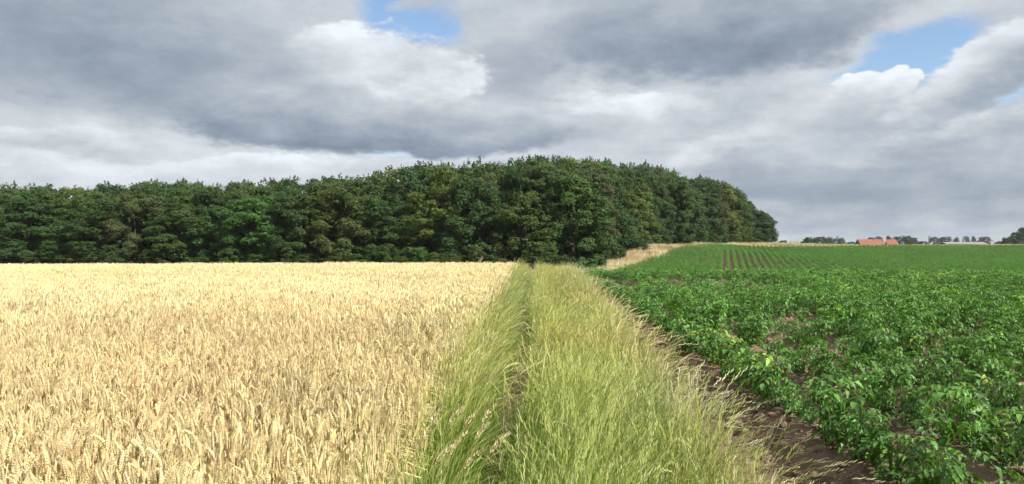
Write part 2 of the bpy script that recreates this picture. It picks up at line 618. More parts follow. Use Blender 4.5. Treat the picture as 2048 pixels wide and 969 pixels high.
def scatter(name, pts, rot, scl, tint, sources, label, cat):
    """one object: points carrying turn, size and tint; plants are instanced on them"""
    n = len(pts)
    me = bpy.data.meshes.new(name)
    me.vertices.add(n)
    me.vertices.foreach_set('co', np.asarray(pts, np.float32).ravel())
    me.attributes.new('turn', 'FLOAT_VECTOR', 'POINT').data.foreach_set('vector', np.asarray(rot, np.float32).ravel())
    me.attributes.new('tint', 'FLOAT_VECTOR', 'POINT').data.foreach_set('vector', np.asarray(tint, np.float32).ravel())
    me.attributes.new('size', 'FLOAT', 'POINT').data.foreach_set('value', np.asarray(scl, np.float32).ravel())
    kind = rng.integers(0, len(sources), n) if not isinstance(sources, tuple) else sources[1]
    srcs = sources if not isinstance(sources, tuple) else sources[0]
    me.attributes.new('kind', 'INT', 'POINT').data.foreach_set('value', np.asarray(kind, np.int32).ravel())
    me.update()
    o = mesh_obj(name, me)
    ng = bpy.data.node_groups.new(name, 'GeometryNodeTree')
    ng.interface.new_socket('Geometry', in_out='INPUT', socket_type='NodeSocketGeometry')
    ng.interface.new_socket('Geometry', in_out='OUTPUT', socket_type='NodeSocketGeometry')
    N, L = ng.nodes, ng.links
    gi = N.new('NodeGroupInput'); go = N.new('NodeGroupOutput')
    iop = N.new('GeometryNodeInstanceOnPoints')
    L.new(gi.outputs[0], iop.inputs['Points'])
    g2i = N.new('GeometryNodeGeometryToInstance')
    for s in reversed(srcs):
        oi = N.new('GeometryNodeObjectInfo')
        oi.inputs['Object'].default_value = s
        oi.inputs['As Instance'].default_value = False
        L.new(oi.outputs['Geometry'], g2i.inputs[0])
    iop.inputs['Pick Instance'].default_value = True

    def attr(nm, t):
        a = N.new('GeometryNodeInputNamedAttribute'); a.data_type = t
        a.inputs['Name'].default_value = nm
        return a.outputs['Attribute']
    L.new(g2i.outputs[0], iop.inputs['Instance'])
    L.new(attr('kind', 'INT'), iop.inputs['Instance Index'])
    e2r = N.new('FunctionNodeEulerToRotation')
    L.new(attr('turn', 'FLOAT_VECTOR'), e2r.inputs[0])
    L.new(e2r.outputs[0], iop.inputs['Rotation'])
    L.new(attr('size', 'FLOAT'), iop.inputs['Scale'])
    L.new(iop.outputs[0], go.inputs[0])
    md = o.modifiers.new('scatter', 'NODES')
    md.node_group = ng
    tag(o, label, cat, kind='stuff')
    return o


def src(name, mb, mat, smooth=False):
    return mesh_obj(name, mb.mesh(name, mat, smooth), link=False)


def V(*a): return np.array(a, float)


def bend(h, lean, az, n=5, droop=1.8):
    """points of a stem of length h that bends towards az"""
    pts = []
    for i in range(n):
        t = i / (n - 1)
        off = lean * h * t ** droop
        pts.append(V(math.cos(az) * off, math.sin(az) * off, h * t - 0.35 * lean * lean * h * t ** 2.5))
    return pts


def mixc(a, b, t): return tuple(np.array(a) * (1 - t) + np.array(b) * t)

# ------------------------------------------------------------------ wheat
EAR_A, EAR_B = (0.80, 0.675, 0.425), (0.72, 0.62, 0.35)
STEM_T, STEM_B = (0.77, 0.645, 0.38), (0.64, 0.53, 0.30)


def wheat_parts(rnd, fine=True):
    """(stem, ear, leaf) MBs of one stalk rooted at the origin"""
    h = rnd.uniform(0.65, 0.75)
    az = rnd.gauss(0.1, 1.2)
    lean = abs(rnd.gauss(0.06, 0.07))
    pts = bend(h, lean, az, 4)
    ms, me, ml = MB(), MB(), MB()
    w = 0.0036
    if fine:
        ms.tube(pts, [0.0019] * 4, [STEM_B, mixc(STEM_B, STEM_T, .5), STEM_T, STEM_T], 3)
    else:
        ms.ribbon(pts, [w * 1.2] * 4, [STEM_B, STEM_B, STEM_T, STEM_T], (0.8, 0.6, 0))
    top = pts[-1]
    d = pts[-1] - pts[-2]; d /= np.linalg.norm(d)
    nod = rnd.uniform(0.10, 0.95) if rnd.random() < 0.88 else rnd.uniform(0.6, 1.3)
    naz = rnd.gauss(0.2, 1.3)
    side = V(math.cos(naz), math.sin(naz), 0)
    L = rnd.uniform(0.056, 0.080)
    ec = mixc(EAR_A, EAR_B, rnd.random() * 0.9)
    p = top.copy()
    n = 8 if fine else 3
    tw = rnd.uniform(0, 3.14)
    axis_pts = []
    dirs = []
    for i in range(n + 1):
        t = i / n
        dd = d * math.cos(nod * t) + side * math.sin(nod * t) - V(0, 0, 1) * 0.0
        dd /= np.linalg.norm(dd)
        axis_pts.append(p.copy()); dirs.append(dd)
        p = p + dd * L / n
    if fine:
        for i in range(n):
            dd = dirs[i]
            a = np.cross(dd, V(math.cos(tw), math.sin(tw), 0.1)); a /= np.linalg.norm(a)
            b = np.cross(dd, a)
            t = i / (n - 1)
            wd = 0.0068 * (0.75 + 0.5 * math.sin(math.pi * min(1, t * 0.9 + 0.15)))
            for sg in (-1, 1):
                base = axis_pts[i] + dd * (0.004 if sg > 0 else 0.0)
                tip = base + dd * (L / n * 1.75) + a * sg * wd * 1.05
                m = base + dd * (L / n * 0.8) + a * sg * wd * 0.9
                c1 = mixc(ec, (0.80, 0.64, 0.34), 0.35)
                me.add([base, m + b * wd * 0.75, m + a * sg * wd * 0.35, m - b * wd * 0.75, tip],
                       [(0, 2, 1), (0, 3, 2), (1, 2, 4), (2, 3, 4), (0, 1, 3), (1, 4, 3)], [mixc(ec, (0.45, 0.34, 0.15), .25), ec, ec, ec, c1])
    else:
        vs = []
        fs = []
        rad = [0.004, 0.0098, 0.0090, 0.002]
        for i in range(4):
            dd = dirs[i]
            a = np.cross(dd, V(math.cos(tw), math.sin(tw), 0.1)); a /= np.linalg.norm(a)
            b = np.cross(dd, a)
            for q in range(4):
                ang = q * math.pi / 2
                vs.append(axis_pts[i] + rad[i] * (a * math.cos(ang) + 0.7 * b * math.sin(ang)))
        for i in range(3):
            for q in range(4):
                fs.append((i * 4 + q, i * 4 + (q + 1) % 4, i * 4 + 4 + (q + 1) % 4, i * 4 + 4 + q))
        me.add(vs, fs, ec)
    # one or two withered leaves
    for _ in range(2 if fine else 1):
        h0 = rnd.uniform(0.35, 0.82)
        i0 = h0 * h
        base = V(math.cos(az) * lean * h * h0 ** 1.8, math.sin(az) * lean * h * h0 ** 1.8, i0)
        la = rnd.uniform(0, 6.28)
        ln = rnd.uniform(0.12, 0.22)
        out = V(math.cos(la), math.sin(la), 0)
        lp = [base, base + out * ln * .3 + V(0, 0, ln * .35), base + out * ln * .7 + V(0, 0, ln * .25), base + out * ln * .85 - V(0, 0, ln * .25)]
        lc = mixc((0.52, 0.41, 0.18), (0.60, 0.52, 0.28), rnd.random())
        if rnd.random() < 0.12: lc = (0.30, 0.33, 0.10)
        ml.ribbon(lp, [0.006, 0.010, 0.008, 0.002], [lc] * 4, (-math.sin(la), math.cos(la), 0.2))
    return ms, me, ml


def merge(dst, m, off):
    dst.add([V(*p) + off for p in m.v], m.f, m.c)


def wheat_clump(seed, n, rad, fine):
    rnd = random.Random(seed)
    mb = MB()
    for _ in range(n):
        r = rad * math.sqrt(rnd.random()); a = rnd.uniform(0, 6.28)
        for m in wheat_parts(rnd, fine):
            merge(mb, m, V(r * math.cos(a), r * math.sin(a), rnd.uniform(-0.05, 0.05)))
    return mb


WHEAT_U = -0.72


def in_view(x, y, margin=1.5):
    return np.abs(x) < 0.655 * y + margin


def jitter_grid(x0, x1, y0, y1, step):
    xs = np.arange(x0, x1, step); ys = np.arange(y0, y1, step)
    X, Y = np.meshgrid(xs, ys)
    x = X.ravel() + rng.uniform(-.5, .5, X.size) * step
    y = Y.ravel() + rng.uniform(-.5, .5, X.size) * step
    return x, y


def build_wheat():
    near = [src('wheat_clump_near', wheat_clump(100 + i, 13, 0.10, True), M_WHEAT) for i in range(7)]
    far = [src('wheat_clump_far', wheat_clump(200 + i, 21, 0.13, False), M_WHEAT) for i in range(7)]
    for nm, x, y, ss, label in (
        ('wheat_field', *jitter_grid(-12, -0.6, 2.2, 14.0, 0.132), near, 'ripe golden wheat filling the foreground left of the grass strip'),
        ('wheat_field', *jitter_grid(-40, 1.0, 6.5, 56.0, 0.175), far, 'ripe golden wheat from mid field to the crest before the wood')):
        edge = WHEAT_U + (fbm(y * 0.5, y * 0 + 3, 3, 5) - 0.5) * 0.22 - 0.06
        k = in_view(x, y) & (uu(x, y) < edge)
        fade = np.clip((y - 6.5) / 7.0, 0, 1)
        k &= (rng.random(len(x)) > fade) if ss is near else (rng.random(len(x)) < fade)
        k &= ~((y > 40) & (rng.random(len(x)) < 0.4))
        x, y = x[k], y[k]
        n = len(x)
        z = ground(x, y) - 0.01
        lodge = fbm(x * 0.35, y * 0.35, 3, 41) - 0.5
        rot = np.c_[rng.normal(0, 0.05, n) + lodge * 0.15, rng.normal(0.02, 0.05, n) + lodge * 0.2, rng.uniform(0, 6.28, n)]
        # ripeness: greener towards the strip and in a few patches
        g = np.clip((uu(x, y) + 2.0) / 1.4, 0, 1) * 0.22 + np.clip(fbm(x * 0.22, y * 0.22, 3, 77) - 0.52, 0, 1) * 0.5
        v = (fbm(x * 0.9, y * 0.9, 3, 9) - 0.5) * 0.28 + rng.normal(0, 0.06, n)
        tint = np.c_[v - g * 0.30, v - g * 0.10, v - g * 0.35]
        scl = rng.uniform(0.93, 1.07, n) * (1 + (fbm(x * 0.6, y * 0.6, 3, 8) - 0.5) * 0.16)
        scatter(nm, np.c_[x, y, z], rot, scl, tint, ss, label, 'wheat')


build_wheat()

# ------------------------------------------------------------------ grass strip
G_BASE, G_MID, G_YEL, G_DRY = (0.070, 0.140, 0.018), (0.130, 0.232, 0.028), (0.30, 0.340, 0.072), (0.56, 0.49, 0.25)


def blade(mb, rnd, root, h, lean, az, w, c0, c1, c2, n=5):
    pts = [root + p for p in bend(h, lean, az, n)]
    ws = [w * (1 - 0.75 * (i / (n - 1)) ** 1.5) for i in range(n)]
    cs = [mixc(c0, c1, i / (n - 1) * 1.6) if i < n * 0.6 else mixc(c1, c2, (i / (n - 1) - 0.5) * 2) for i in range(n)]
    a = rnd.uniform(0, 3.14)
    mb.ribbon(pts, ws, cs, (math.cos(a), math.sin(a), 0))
    return pts


def rye_head(mb, rnd, pts, L, col, w=0.0042):
    """flat spike with alternate spikelets, on the last stretch of a stem"""
    p0, p1 = pts[-2], pts[-1]
    d = p1 - p0; d /= np.linalg.norm(d)
    a = np.cross(d, V(rnd.uniform(-1, 1), rnd.uniform(-1, 1), 0.3)); a /= np.linalg.norm(a)
    base = p1 - d * 0.02
    n = 7
    sag = V(0.25, 0, -0.35) * L
    for i in range(n):
        t = i / n
        q = base + d * L * t + sag * t * t * 0.8
        sg = 1 if i % 2 else -1
        tip = q + d * L / n * 1.7 + a * sg * w * 1.0
        m = q + d * L / n * 0.8 + a * sg * w
        mb.add([q, m, tip, q + d * L / n * 0.9 - a * sg * w * 0.15], [(0, 1, 2), (0, 2, 3)], col)


def grass_clump(seed, kind):
    rnd = random.Random(seed)
    mb = MB()
    if kind == 'leafy':
        for _ in range(34):
            r = 0.10 * math.sqrt(rnd.random()); a = rnd.uniform(0, 6.28)
            h = rnd.uniform(0.18, 0.42)
            blade(mb, rnd, V(r * math.cos(a), r * math.sin(a), 0), h, abs(rnd.gauss(0.35, 0.3)), rnd.gauss(0, 1.3), rnd.uniform(0.004, 0.0075),
                  G_BASE, G_MID, mixc(G_MID, G_YEL, rnd.random() * .5))
    elif kind == 'rye':
        for _ in range(17):
            r = 0.10 * math.sqrt(rnd.random()); a = rnd.uniform(0, 6.28)
            h = rnd.uniform(0.42, 0.64)
            yel = mixc(G_YEL, G_DRY, rnd.random() * 0.4)
            pts = blade(mb, rnd, V(r * math.cos(a), r * math.sin(a), 0), h, abs(rnd.gauss(0.20, 0.20)), rnd.gauss(0, 1.1), 0.0030,
                        G_BASE, mixc(G_MID, G_YEL, .45), yel, 6)
            rye_head(mb, rnd, pts, rnd.uniform(0.10, 0.17), mixc(yel, G_DRY, rnd.random() * .35))
        for _ in range(12):
            r = 0.10 * math.sqrt(rnd.random()); a = rnd.uniform(0, 6.28)
            blade(mb, rnd, V(r * math.cos(a), r * math.sin(a), 0), rnd.uniform(0.2, 0.42), abs(rnd.gauss(0.4, 0.25)), rnd.gauss(0, 1.0),
                  rnd.uniform(0.004, 0.006), G_BASE, G_MID, mixc(G_MID, G_YEL, rnd.random()))
    elif kind == 'dry':
        for _ in range(20):
            r = 0.10 * math.sqrt(rnd.random()); a = rnd.uniform(0, 6.28)
            h = rnd.uniform(0.36, 0.62)
            c = mixc(G_DRY, (0.66, 0.58, 0.36), rnd.random())
            pts = blade(mb, rnd, V(r * math.cos(a), r * math.sin(a), 0), h, abs(rnd.gauss(0.42, 0.28)), rnd.gauss(0, 0.9), 0.0030,
                        mixc(G_BASE, G_DRY, .3), mixc(G_YEL, G_DRY, .5), c, 6)
            rye_head(mb, rnd, pts, rnd.uniform(0.10, 0.18), c)
        for _ in range(14):
            r = 0.10 * math.sqrt(rnd.random()); a = rnd.uniform(0, 6.28)
            blade(mb, rnd, V(r * math.cos(a), r * math.sin(a), 0), rnd.uniform(0.15, 0.34), abs(rnd.gauss(0.5, 0.3)), rnd.uniform(0, 6.28),
                  rnd.uniform(0.004, 0.007), G_BASE, G_MID, mixc(G_MID, G_DRY, rnd.random()))
    elif kind == 'broad':
        for _ in range(12):
            a = rnd.uniform(0, 6.28)
            blade(mb, rnd, V(0.03 * math.cos(a), 0.03 * math.sin(a), 0), rnd.uniform(0.16, 0.36), abs(rnd.gauss(0.7, 0.35)), a, rnd.uniform(0.012, 0.022),
                  G_BASE, mixc(G_MID, (0.09, 0.22, 0.04), .6), mixc(G_MID, G_YEL, rnd.random() * .4), 6)
        for _ in range(10):
            r = 0.12 * math.sqrt(rnd.random()); a = rnd.uniform(0, 6.28)
            c = mixc(G_DRY, (0.40, 0.32, 0.17), rnd.random())
            blade(mb, rnd, V(r * math.cos(a), r * math.sin(a), 0), rnd.uniform(0.25, 0.5), abs(rnd.gauss(0.8, 0.4)), rnd.uniform(0, 6.28), 0.003, c, c, c)
    elif kind == 'litter':
        for _ in range(22):
            r = 0.10 * math.sqrt(rnd.random()); a = rnd.uniform(0, 6.28)
            c = mixc((0.20, 0.15, 0.08), (0.42, 0.34, 0.19), rnd.random())
            blade(mb, rnd, V(r * math.cos(a), r * math.sin(a), 0.01), rnd.uniform(0.10, 0.26), abs(rnd.gauss(1.1, 0.4)), rnd.uniform(0, 6.28), 0.0035,
                  (0.12, 0.085, 0.045), c, c, 4)
    return mb


STRIP_L, STRIP_R = -0.72, 0.92


def build_strip():
    kinds = ['leafy', 'rye', 'dry', 'litter', 'broad']
    srcs = []
    for kd in kinds:
        for i in range(5):
            srcs.append(src('grass_clump_' + kd, grass_clump(sum(map(ord, kd)) + i * 13, kd), M_GRASS))
    xg, yg = jitter_grid(-1.6, 4.6, 2.2, 60.0, 0.072)
    u = uu(xg, yg)
    wob = (fbm(yg * 0.45, yg * 0, 3, 15) - 0.5) * 0.30
    rim = STRIP_R + 0.017 * yg
    k = (u > STRIP_L + wob * 0.6) & (u < rim + wob)
    k &= ~((yg > 14) & (rng.random(len(u)) < 0.35))
    x, y, u, wob, rim = xg[k], yg[k], u[k], wob[k], rim[k]
    n = len(x)
    rut = np.exp(-((u + 0.21 + 0.05 * np.sin(y * 0.55 - 0.8) + 0.05 * np.clip(7 - y, 0, 3) / 3) / 0.13) ** 2)
    rut2 = np.exp(-((u - 0.58 - 0.006 * y - 0.06 * np.sin(y * 0.7)) / 0.12) ** 2)
    r = rng.random(n)
    edge = np.clip((u - rim + 0.36 - wob) / 0.32, 0, 1)
    patch = fbm(x * 1.1, y * 1.1, 3, 33)
    p_dry = 0.03 + 0.32 * edge + 0.10 * rut2 + 0.10 * np.clip((y - 16) / 12, 0, 1) * (u > 0)
    left = np.clip((-0.22 - u) / 0.12, 0, 1)
    p_leafy = 0.34 + 0.24 * left + 0.30 * (patch > 0.54) - 0.10 * edge
    kind = np.where(r < p_dry, 2, np.where(r < p_dry + p_leafy, 0, 1))
    kind = np.where(rng.random(n) < rut * 0.95, 3, kind)
    kind = np.where((rng.random(n) < 0.09 + 0.25 * (vnoise(x * 1.6, y * 1.6, 71) > 0.75)) & (rut < 0.4), 4, kind)
    drop = ((rut > 0.45) & (rng.random(n) < 0.72)) | ((rut > 0.15) & (rng.random(n) < 0.3))
    idx = kind * 5 + rng.integers(0, 5, n)
    scl = rng.uniform(0.8, 1.2, n) * (1 - 0.5 * rut - 0.28 * rut2) * (1 + (patch - 0.5) * 0.8)
    bank = np.clip((-0.42 - u) / 0.2, 0, 1)
    scl *= np.where(u < -0.21, 0.72 + 0.50 * bank, 1.0)
    scl *= 1 - 0.22 * np.exp(-((u + 0.02) / 0.10) ** 2)
    # wind from the left; grass beside the rut hangs over it
    lean_y = rng.normal(0.02, 0.15, n) + 0.10 * edge
    yaw = rng.normal(0.0, 1.0, n)
    side = np.sign(u + 0.21)
    lean_y = lean_y + 0.10 * side * np.exp(-((u + 0.21) / 0.3) ** 2)
    lean_y = lean_y + 0.14 * bank
    yaw = yaw * (1 - 0.5 * bank)
    rot = np.c_[rng.normal(0, 0.08, n), lean_y, yaw]
    v = (fbm(x * 2.0, y * 0.8, 3, 91) - 0.5) * 0.8 + rng.normal(0, 0.07, n)
    g = np.where(left > 0.5, -0.04, 0.0)
    hue = (fbm(x * 0.9 + 9, y * 0.35, 3, 37) - 0.5) * 0.44 - 0.05
    tint = np.c_[v + g + hue, v + g * 0.6 + hue * 0.15, v + g]
    z = ground(x, y) - 0.06 * rut
    q = ~drop
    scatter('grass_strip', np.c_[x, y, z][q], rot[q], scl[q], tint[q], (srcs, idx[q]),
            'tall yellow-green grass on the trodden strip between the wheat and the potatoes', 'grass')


build_strip()


def build_path():
    """the trodden rut: bare brown earth sunk between the grass"""
    ys = np.arange(1.5, 50, 0.12)
    us = np.linspace(-0.17, 0.17, 7)
    Y, U = np.meshgrid(ys, us, indexing='ij')
    y = Y.ravel(); u = U.ravel()
    c = -0.21 - 0.05 * np.sin(y * 0.55 - 0.8) - 0.05 * np.clip(7 - y, 0, 3) / 3
    x = c + u + SKEW * y
    z = ground(x, y) + 0.012 + 0.035 * (u / 0.17) ** 2 * -1 + (fbm(x * 8, y * 8, 3, 88) - .5) * 0.03
    idx = np.arange(len(y)).reshape(len(ys), len(us))
    f = np.stack([idx[:-1, :-1], idx[:-1, 1:], idx[1:, 1:], idx[1:, :-1]], -1).reshape(-1, 4)
    tag(mesh_obj('path', make_mesh('path', np.c_[x, y, z].tolist(), f.tolist(), None, M_SOIL, True)), kind='structure')


build_path()

# ------------------------------------------------------------------ potatoes
P_D, P_M, P_L = (0.038, 0.094, 0.018), (0.070, 0.170, 0.028), (0.13, 0.27, 0.048)


def leaflet(mb, base, d, up, L, W, col, curl):
    """folded, drooping oval leaflet of 8 triangles"""
    d = d / np.linalg.norm(d)
    s = np.cross(d, up); s /= (np.linalg.norm(s) + 1e-9)
    n = np.cross(s, d)
    def pt(t, lat):
        return base + d * L * t + s * W * lat + n * (abs(lat) * W * 0.45 - curl * L * t * t)
    vs = [pt(0, 0), pt(.35, -.5), pt(.33, 0), pt(.35, .5), pt(.70, -.40), pt(.68, 0), pt(.70, .40), pt(1.0, 0)]
    fs = [(0, 2, 1), (0, 3, 2), (1, 2, 5, 4), (2, 3, 6, 5), (4, 5, 7), (5, 6, 7)]
    mb.add(vs, fs, [col] * 8)


def potato_leaf(seed, simple=False):
    """compound leaf along +X from the origin, about 0.22 m"""
    rnd = random.Random(seed)
    mb = MB()
    col = mixc(mixc(P_D, P_M, rnd.random()), P_L, rnd.random() * 0.5)
    L = 0.20
    def axis(t): return V(L * t, 0, 0.055 * math.sin(t * 2.4) - 0.03 * t * t)
    if not simple:
        mb.ribbon([axis(0), axis(.5), axis(1)], [0.004, 0.003, 0.002], [P_L] * 3, (0, 1, 0))
    up = V(0, 0, 1)
    for t, ln in ((0.22, 0.042), (0.47, 0.060), (0.72, 0.070)) if not simple else ((0.5, 0.085),):
        for sg in (-1, 1):
            d = V(0.55, sg * 1.0, rnd.uniform(-0.25, 0.2))
            leaflet(mb, axis(t + 0.04 * sg), d, up + V(rnd.uniform(-.3, .3), rnd.uniform(-.3, .3), 0), ln * rnd.uniform(.85, 1.15), ln * .52,
                    mixc(col, P_L, rnd.random() * .2), rnd.uniform(0.25, 0.65))
    leaflet(mb, axis(0.97), V(1, rnd.uniform(-.2, .2), -0.25), up, 0.080 * rnd.uniform(.9, 1.15), 0.048, col, rnd.uniform(0.4, 0.8))
    return mb


LEAF_MB = [potato_leaf(i) for i in range(6)]
LEAF_MB_S = [potato_leaf(i, True) for i in range(6)]
LEAF_ME = [m.mesh('potato_leaf', M_POTATO, True) for m in LEAF_MB]


def plant_layout(seed, n=38):
    """leaf placements of one potato plant: (leaf kind, matrix)"""
    rnd = random.Random(seed)
    out = []
    stems = []
    for s in range(5):
        a = s * 6.28 / 5 + rnd.uniform(-.5, .5)
        ln = rnd.uniform(0.20, 0.40)
        sp = rnd.uniform(0.02, 0.13)
        stems.append((a, ln, sp))
    for i in range(n):
        a, ln, sp = stems[i % 5]
        t = rnd.uniform(0.08, 1.0) if i >= 5 else 1.0
        base = V(math.cos(a) * sp * t ** 1.3 + 0.03 * t, math.sin(a) * sp * t ** 1.3, ln * t)
        yaw = a + rnd.gauss(0, 0.9) if rnd.random() < 0.65 else rnd.gauss(0.0, 0.8)
        pitch = rnd.uniform(-0.35, 0.70) + (0.25 if t < 0.6 else 0.0)
        sc = rnd.uniform(0.62, 0.92) * (0.85 if t == 1.0 else 1.0) * (0.75 + 0.25 * t)
        M = Matrix.Translation(base) @ Euler((rnd.gauss(0, 0.35), pitch, yaw), 'XYZ').to_matrix().to_4x4() @ Matrix.Scale(sc, 4)
        out.append((rnd.randrange(6), M))
    return stems, out


def stem_mb(stems):
    mb = MB()
    for a, ln, sp in stems:
        pts = [V(math.cos(a) * sp * t ** 1.3 + .03 * t, math.sin(a) * sp * t ** 1.3, ln * t - 0.03) for t in (0, .35, .7, 1.0)]
        mb.tube(pts, [0.007, 0.006, 0.004, 0.002], P_M, 4)
    return mb


def foliage_mb(layout, leafs):
    mb = MB()
    for kd, M in layout:
        m = leafs[kd]
        mb.add([tuple(M @ Vector(p)) for p in m.v], m.f, m.c)
    return mb


LAYOUTS = [plant_layout(300 + i) for i in range(8)]
STEM_ME = [stem_mb(s).mesh('potato_stem', M_POTATO) for s, _ in LAYOUTS]
FOL_ME = [foliage_mb(l, LEAF_MB).mesh('potato_foliage', M_POTATO, True) for _, l in LAYOUTS]

ORD = ['first', 'second', 'third', 'fourth', 'fifth', 'sixth', 'seventh', 'eighth', 'ninth', 'tenth', 'eleventh', 'twelfth', 'thirteenth',
       'fourteenth', 'fifteenth', 'sixteenth', 'seventeenth', 'eighteenth', 'nineteenth', 'twentieth']


def ordinal(i):
    if i < 20: return ORD[i]
    n = i + 1
    tens = ['', '', 'twenty', 'thirty', 'forty', 'fifty', 'sixty', 'seventy', 'eighty', 'ninety'][n // 10]
    return (tens + '-' + ORD[n % 10 - 1]) if n % 10 else {2: 'twentieth', 3: 'thirtieth', 4: 'fortieth', 5: 'fiftieth', 6: 'sixtieth'}[n // 10]


def build_potatoes():
    pos = []
    rnd = random.Random(5)
    for r in range(0, 52):
        u0 = ROW_U0 + r * ROW_D
        y = 2.2 + rnd.uniform(0, .3)
        while y < 58:
            x = u0 + RSKEW * y + rnd.gauss(0, 0.035)
            keep = rnd.random() > 0.015
            sc = rnd.uniform(0.86, 1.18)
            if r == 0 and 6.2 < y < 6.9: sc *= 0.6; keep &= rnd.random() < 0.6
            if r == 0 and y < 3.9: keep = False
            if r == 1 and 8.8 < y < 10.3: sc *= 0.7; keep &= rnd.random() < 0.25
            if r == 1 and 11.4 < y < 12.6: sc *= 0.6; keep &= rnd.random() < 0.4
            if r == 2 and (9.6 < y < 10.6 or 11.6 < y < 12.8): sc *= 0.6; keep &= rnd.random() < 0.2
            if r == 3 and 7.3 < y < 8.0: keep &= rnd.random() < 0.3
            if r == 4 and 10.2 < y < 11.2: sc *= 0.7; keep &= rnd.random() < 0.3
            if r == 3 and 13.0 < y < 14.6: sc *= 0.6; keep &= rnd.random() < 0.3
            if r == 5 and 11.2 < y < 12.2: keep &= rnd.random() < 0.3
            if r <= 6 and 21.5 < y < 31.5: keep &= rnd.random() < (0.04 if r % 2 else 0.5)
            if keep and abs(x) < 0.66 * y + 1.6:
                pos.append((x, y, sc, r))
            y += rnd.uniform(0.22, 0.31) * (1.0 if y < 20 else 1.25)
    xs = np.array([p[0] for p in pos]); ys = np.array([p[1] for p in pos])
    zs = soil_z(xs, ys) - 0.015
    inside = (np.abs(xs) < 0.655 * ys + 0.12) & (ys > 4.0)
    order = sorted(range(len(pos)), key=lambda i: ys[i] + 0.15 * xs[i] + (0 if inside[i] else 1000))
    single = order[:290]
    rest = order[290:]
    count = {}
    detail = set(single[:80])
    single.sort(key=lambda i: ys[i])
    for i in single:
        x, y, sc, r = pos[i]
        kd = rnd.randrange(8)
        o = empty('potato_plant', (x, y, float(zs[i])), rnd.gauss(0, 0.7))
        sc *= 0.98
        o.scale = (sc, sc, sc * rnd.uniform(0.95, 1.12))
        count[r] = count.get(r, 0) + 1
        tag(o, '%s leafy potato plant from the front in the %s row right of the grass' % (ordinal(count[r] - 1), ordinal(r)), 'potato plant',
            'potato plants nearest the camera')
        s = mesh_obj('stem', STEM_ME[kd], o)
        t = rnd.gauss(0, 0.12); ye = rnd.random() < 0.04
        tv = (t + 0.9, t + 0.5, t) if ye else (t, t, t)
        if i in detail:
            for li, (lk, M) in enumerate(LAYOUTS[kd][1]):
                l = mesh_obj('leaf', LEAF_ME[lk], o)
                l.matrix_local = M
                tl = rnd.gauss(0, 0.15)
                if rnd.random() < 0.02: l['tint'] = (tv[0] + 1.5, tv[1] + 0.8, tv[2] + .3)
                else: l['tint'] = tuple(a + tl for a in tv)
        else:
            f = mesh_obj('foliage', FOL_ME[kd], o)
            f['tint'] = tv
    full = []
    for i in range(8):
        mb = foliage_mb(LAYOUTS[i][1], LEAF_MB)
        full.append(src('potato_plant_source', mb, M_POTATO, True))
    rest = np.array(rest)
    n = len(rest)
    t = rng.normal(0, 0.13, n) + (fbm(xs[rest] * .5, ys[rest] * .5, 3, 4) - .5) * .3
    ye = (rng.random(n) < 0.02)[:, None] * np.array([[1.2, 0.7, 0.2]])
    scatter('potato_field', np.c_[xs, ys, zs][rest], np.c_[rng.normal(0, .1, n), rng.normal(.06, .1, n), rng.normal(0, 1.0, n)],
            np.array([pos[i][2] for i in rest]) * 0.94, np.c_[t, t, t] + ye, full,
            'rows of leafy green potato plants from mid field to the crest on the right', 'potato plants')

    # far side of the dip: the rows climb the slope
    lows = []
    for i in range(4):
        mb = foliage_mb(LAYOUTS[i][1], LEAF_MB_S)
        mb.v = [(p[0] * 1.0, p[1] * 1.0, p[2] * 1.30) for p in mb.v]
        lows.append(src('potato_far_source', mb, M_POTATO))
    pts = []
    a = R(15.0)
    dx, dy = math.sin(a), math.cos(a)
    S = np.arange(0, 140, 0.30); T = np.arange(-95, 75, 0.90)
    SS, TT = np.meshgrid(S, T)
    bx, by = 30.0, 66.0
    x = bx + SS * dx + TT * dy; y = by + SS * dy - TT * dx
    x = x.ravel() + rng.normal(0, .06, x.size); y = y.ravel() + rng.normal(0, .10, y.size)
    k = in_poly(x, y, FIELD) & ~in_poly(x, y, HEAD) & in_view(x, y, 6.0) & (y > 72)
    bare = fbm(x * 0.08, y * 0.08, 3, 51)
    k &= rng.random(len(x)) > np.clip((bare - 0.66) * 3, 0.01, 0.4)
    fx, fy = x[k], y[k]
    hx, hy = jitter_grid(2, 52, 66, 166, 0.52)
    kk = in_poly(hx, hy, HEAD)
    track = np.exp(-((hx - 0.62 * (hy - 104) - 24.6) / 0.45) ** 2) * (hy > 98) * (hy < 118)
    kk &= rng.random(len(hx)) > track * 0.95
    fx = np.r_[fx, hx[kk]]; fy = np.r_[fy, hy[kk]]
    n = len(fx)
    fz = ground(fx, fy) + 0.15
    t = rng.normal(0, .12, n) + (fbm(fx * .12, fy * .12, 3, 14) - .5) * .25
    scatter('far_potato_field', np.c_[fx, fy, fz], np.c_[np.zeros((n, 2)), rng.uniform(0, 6.28, n)], rng.uniform(0.80, 1.10, n) * 0.92,
            np.c_[t, t, t] + 0.18, lows, 'green potato rows climbing the slope beyond the dip', 'potato plants')


build_potatoes()


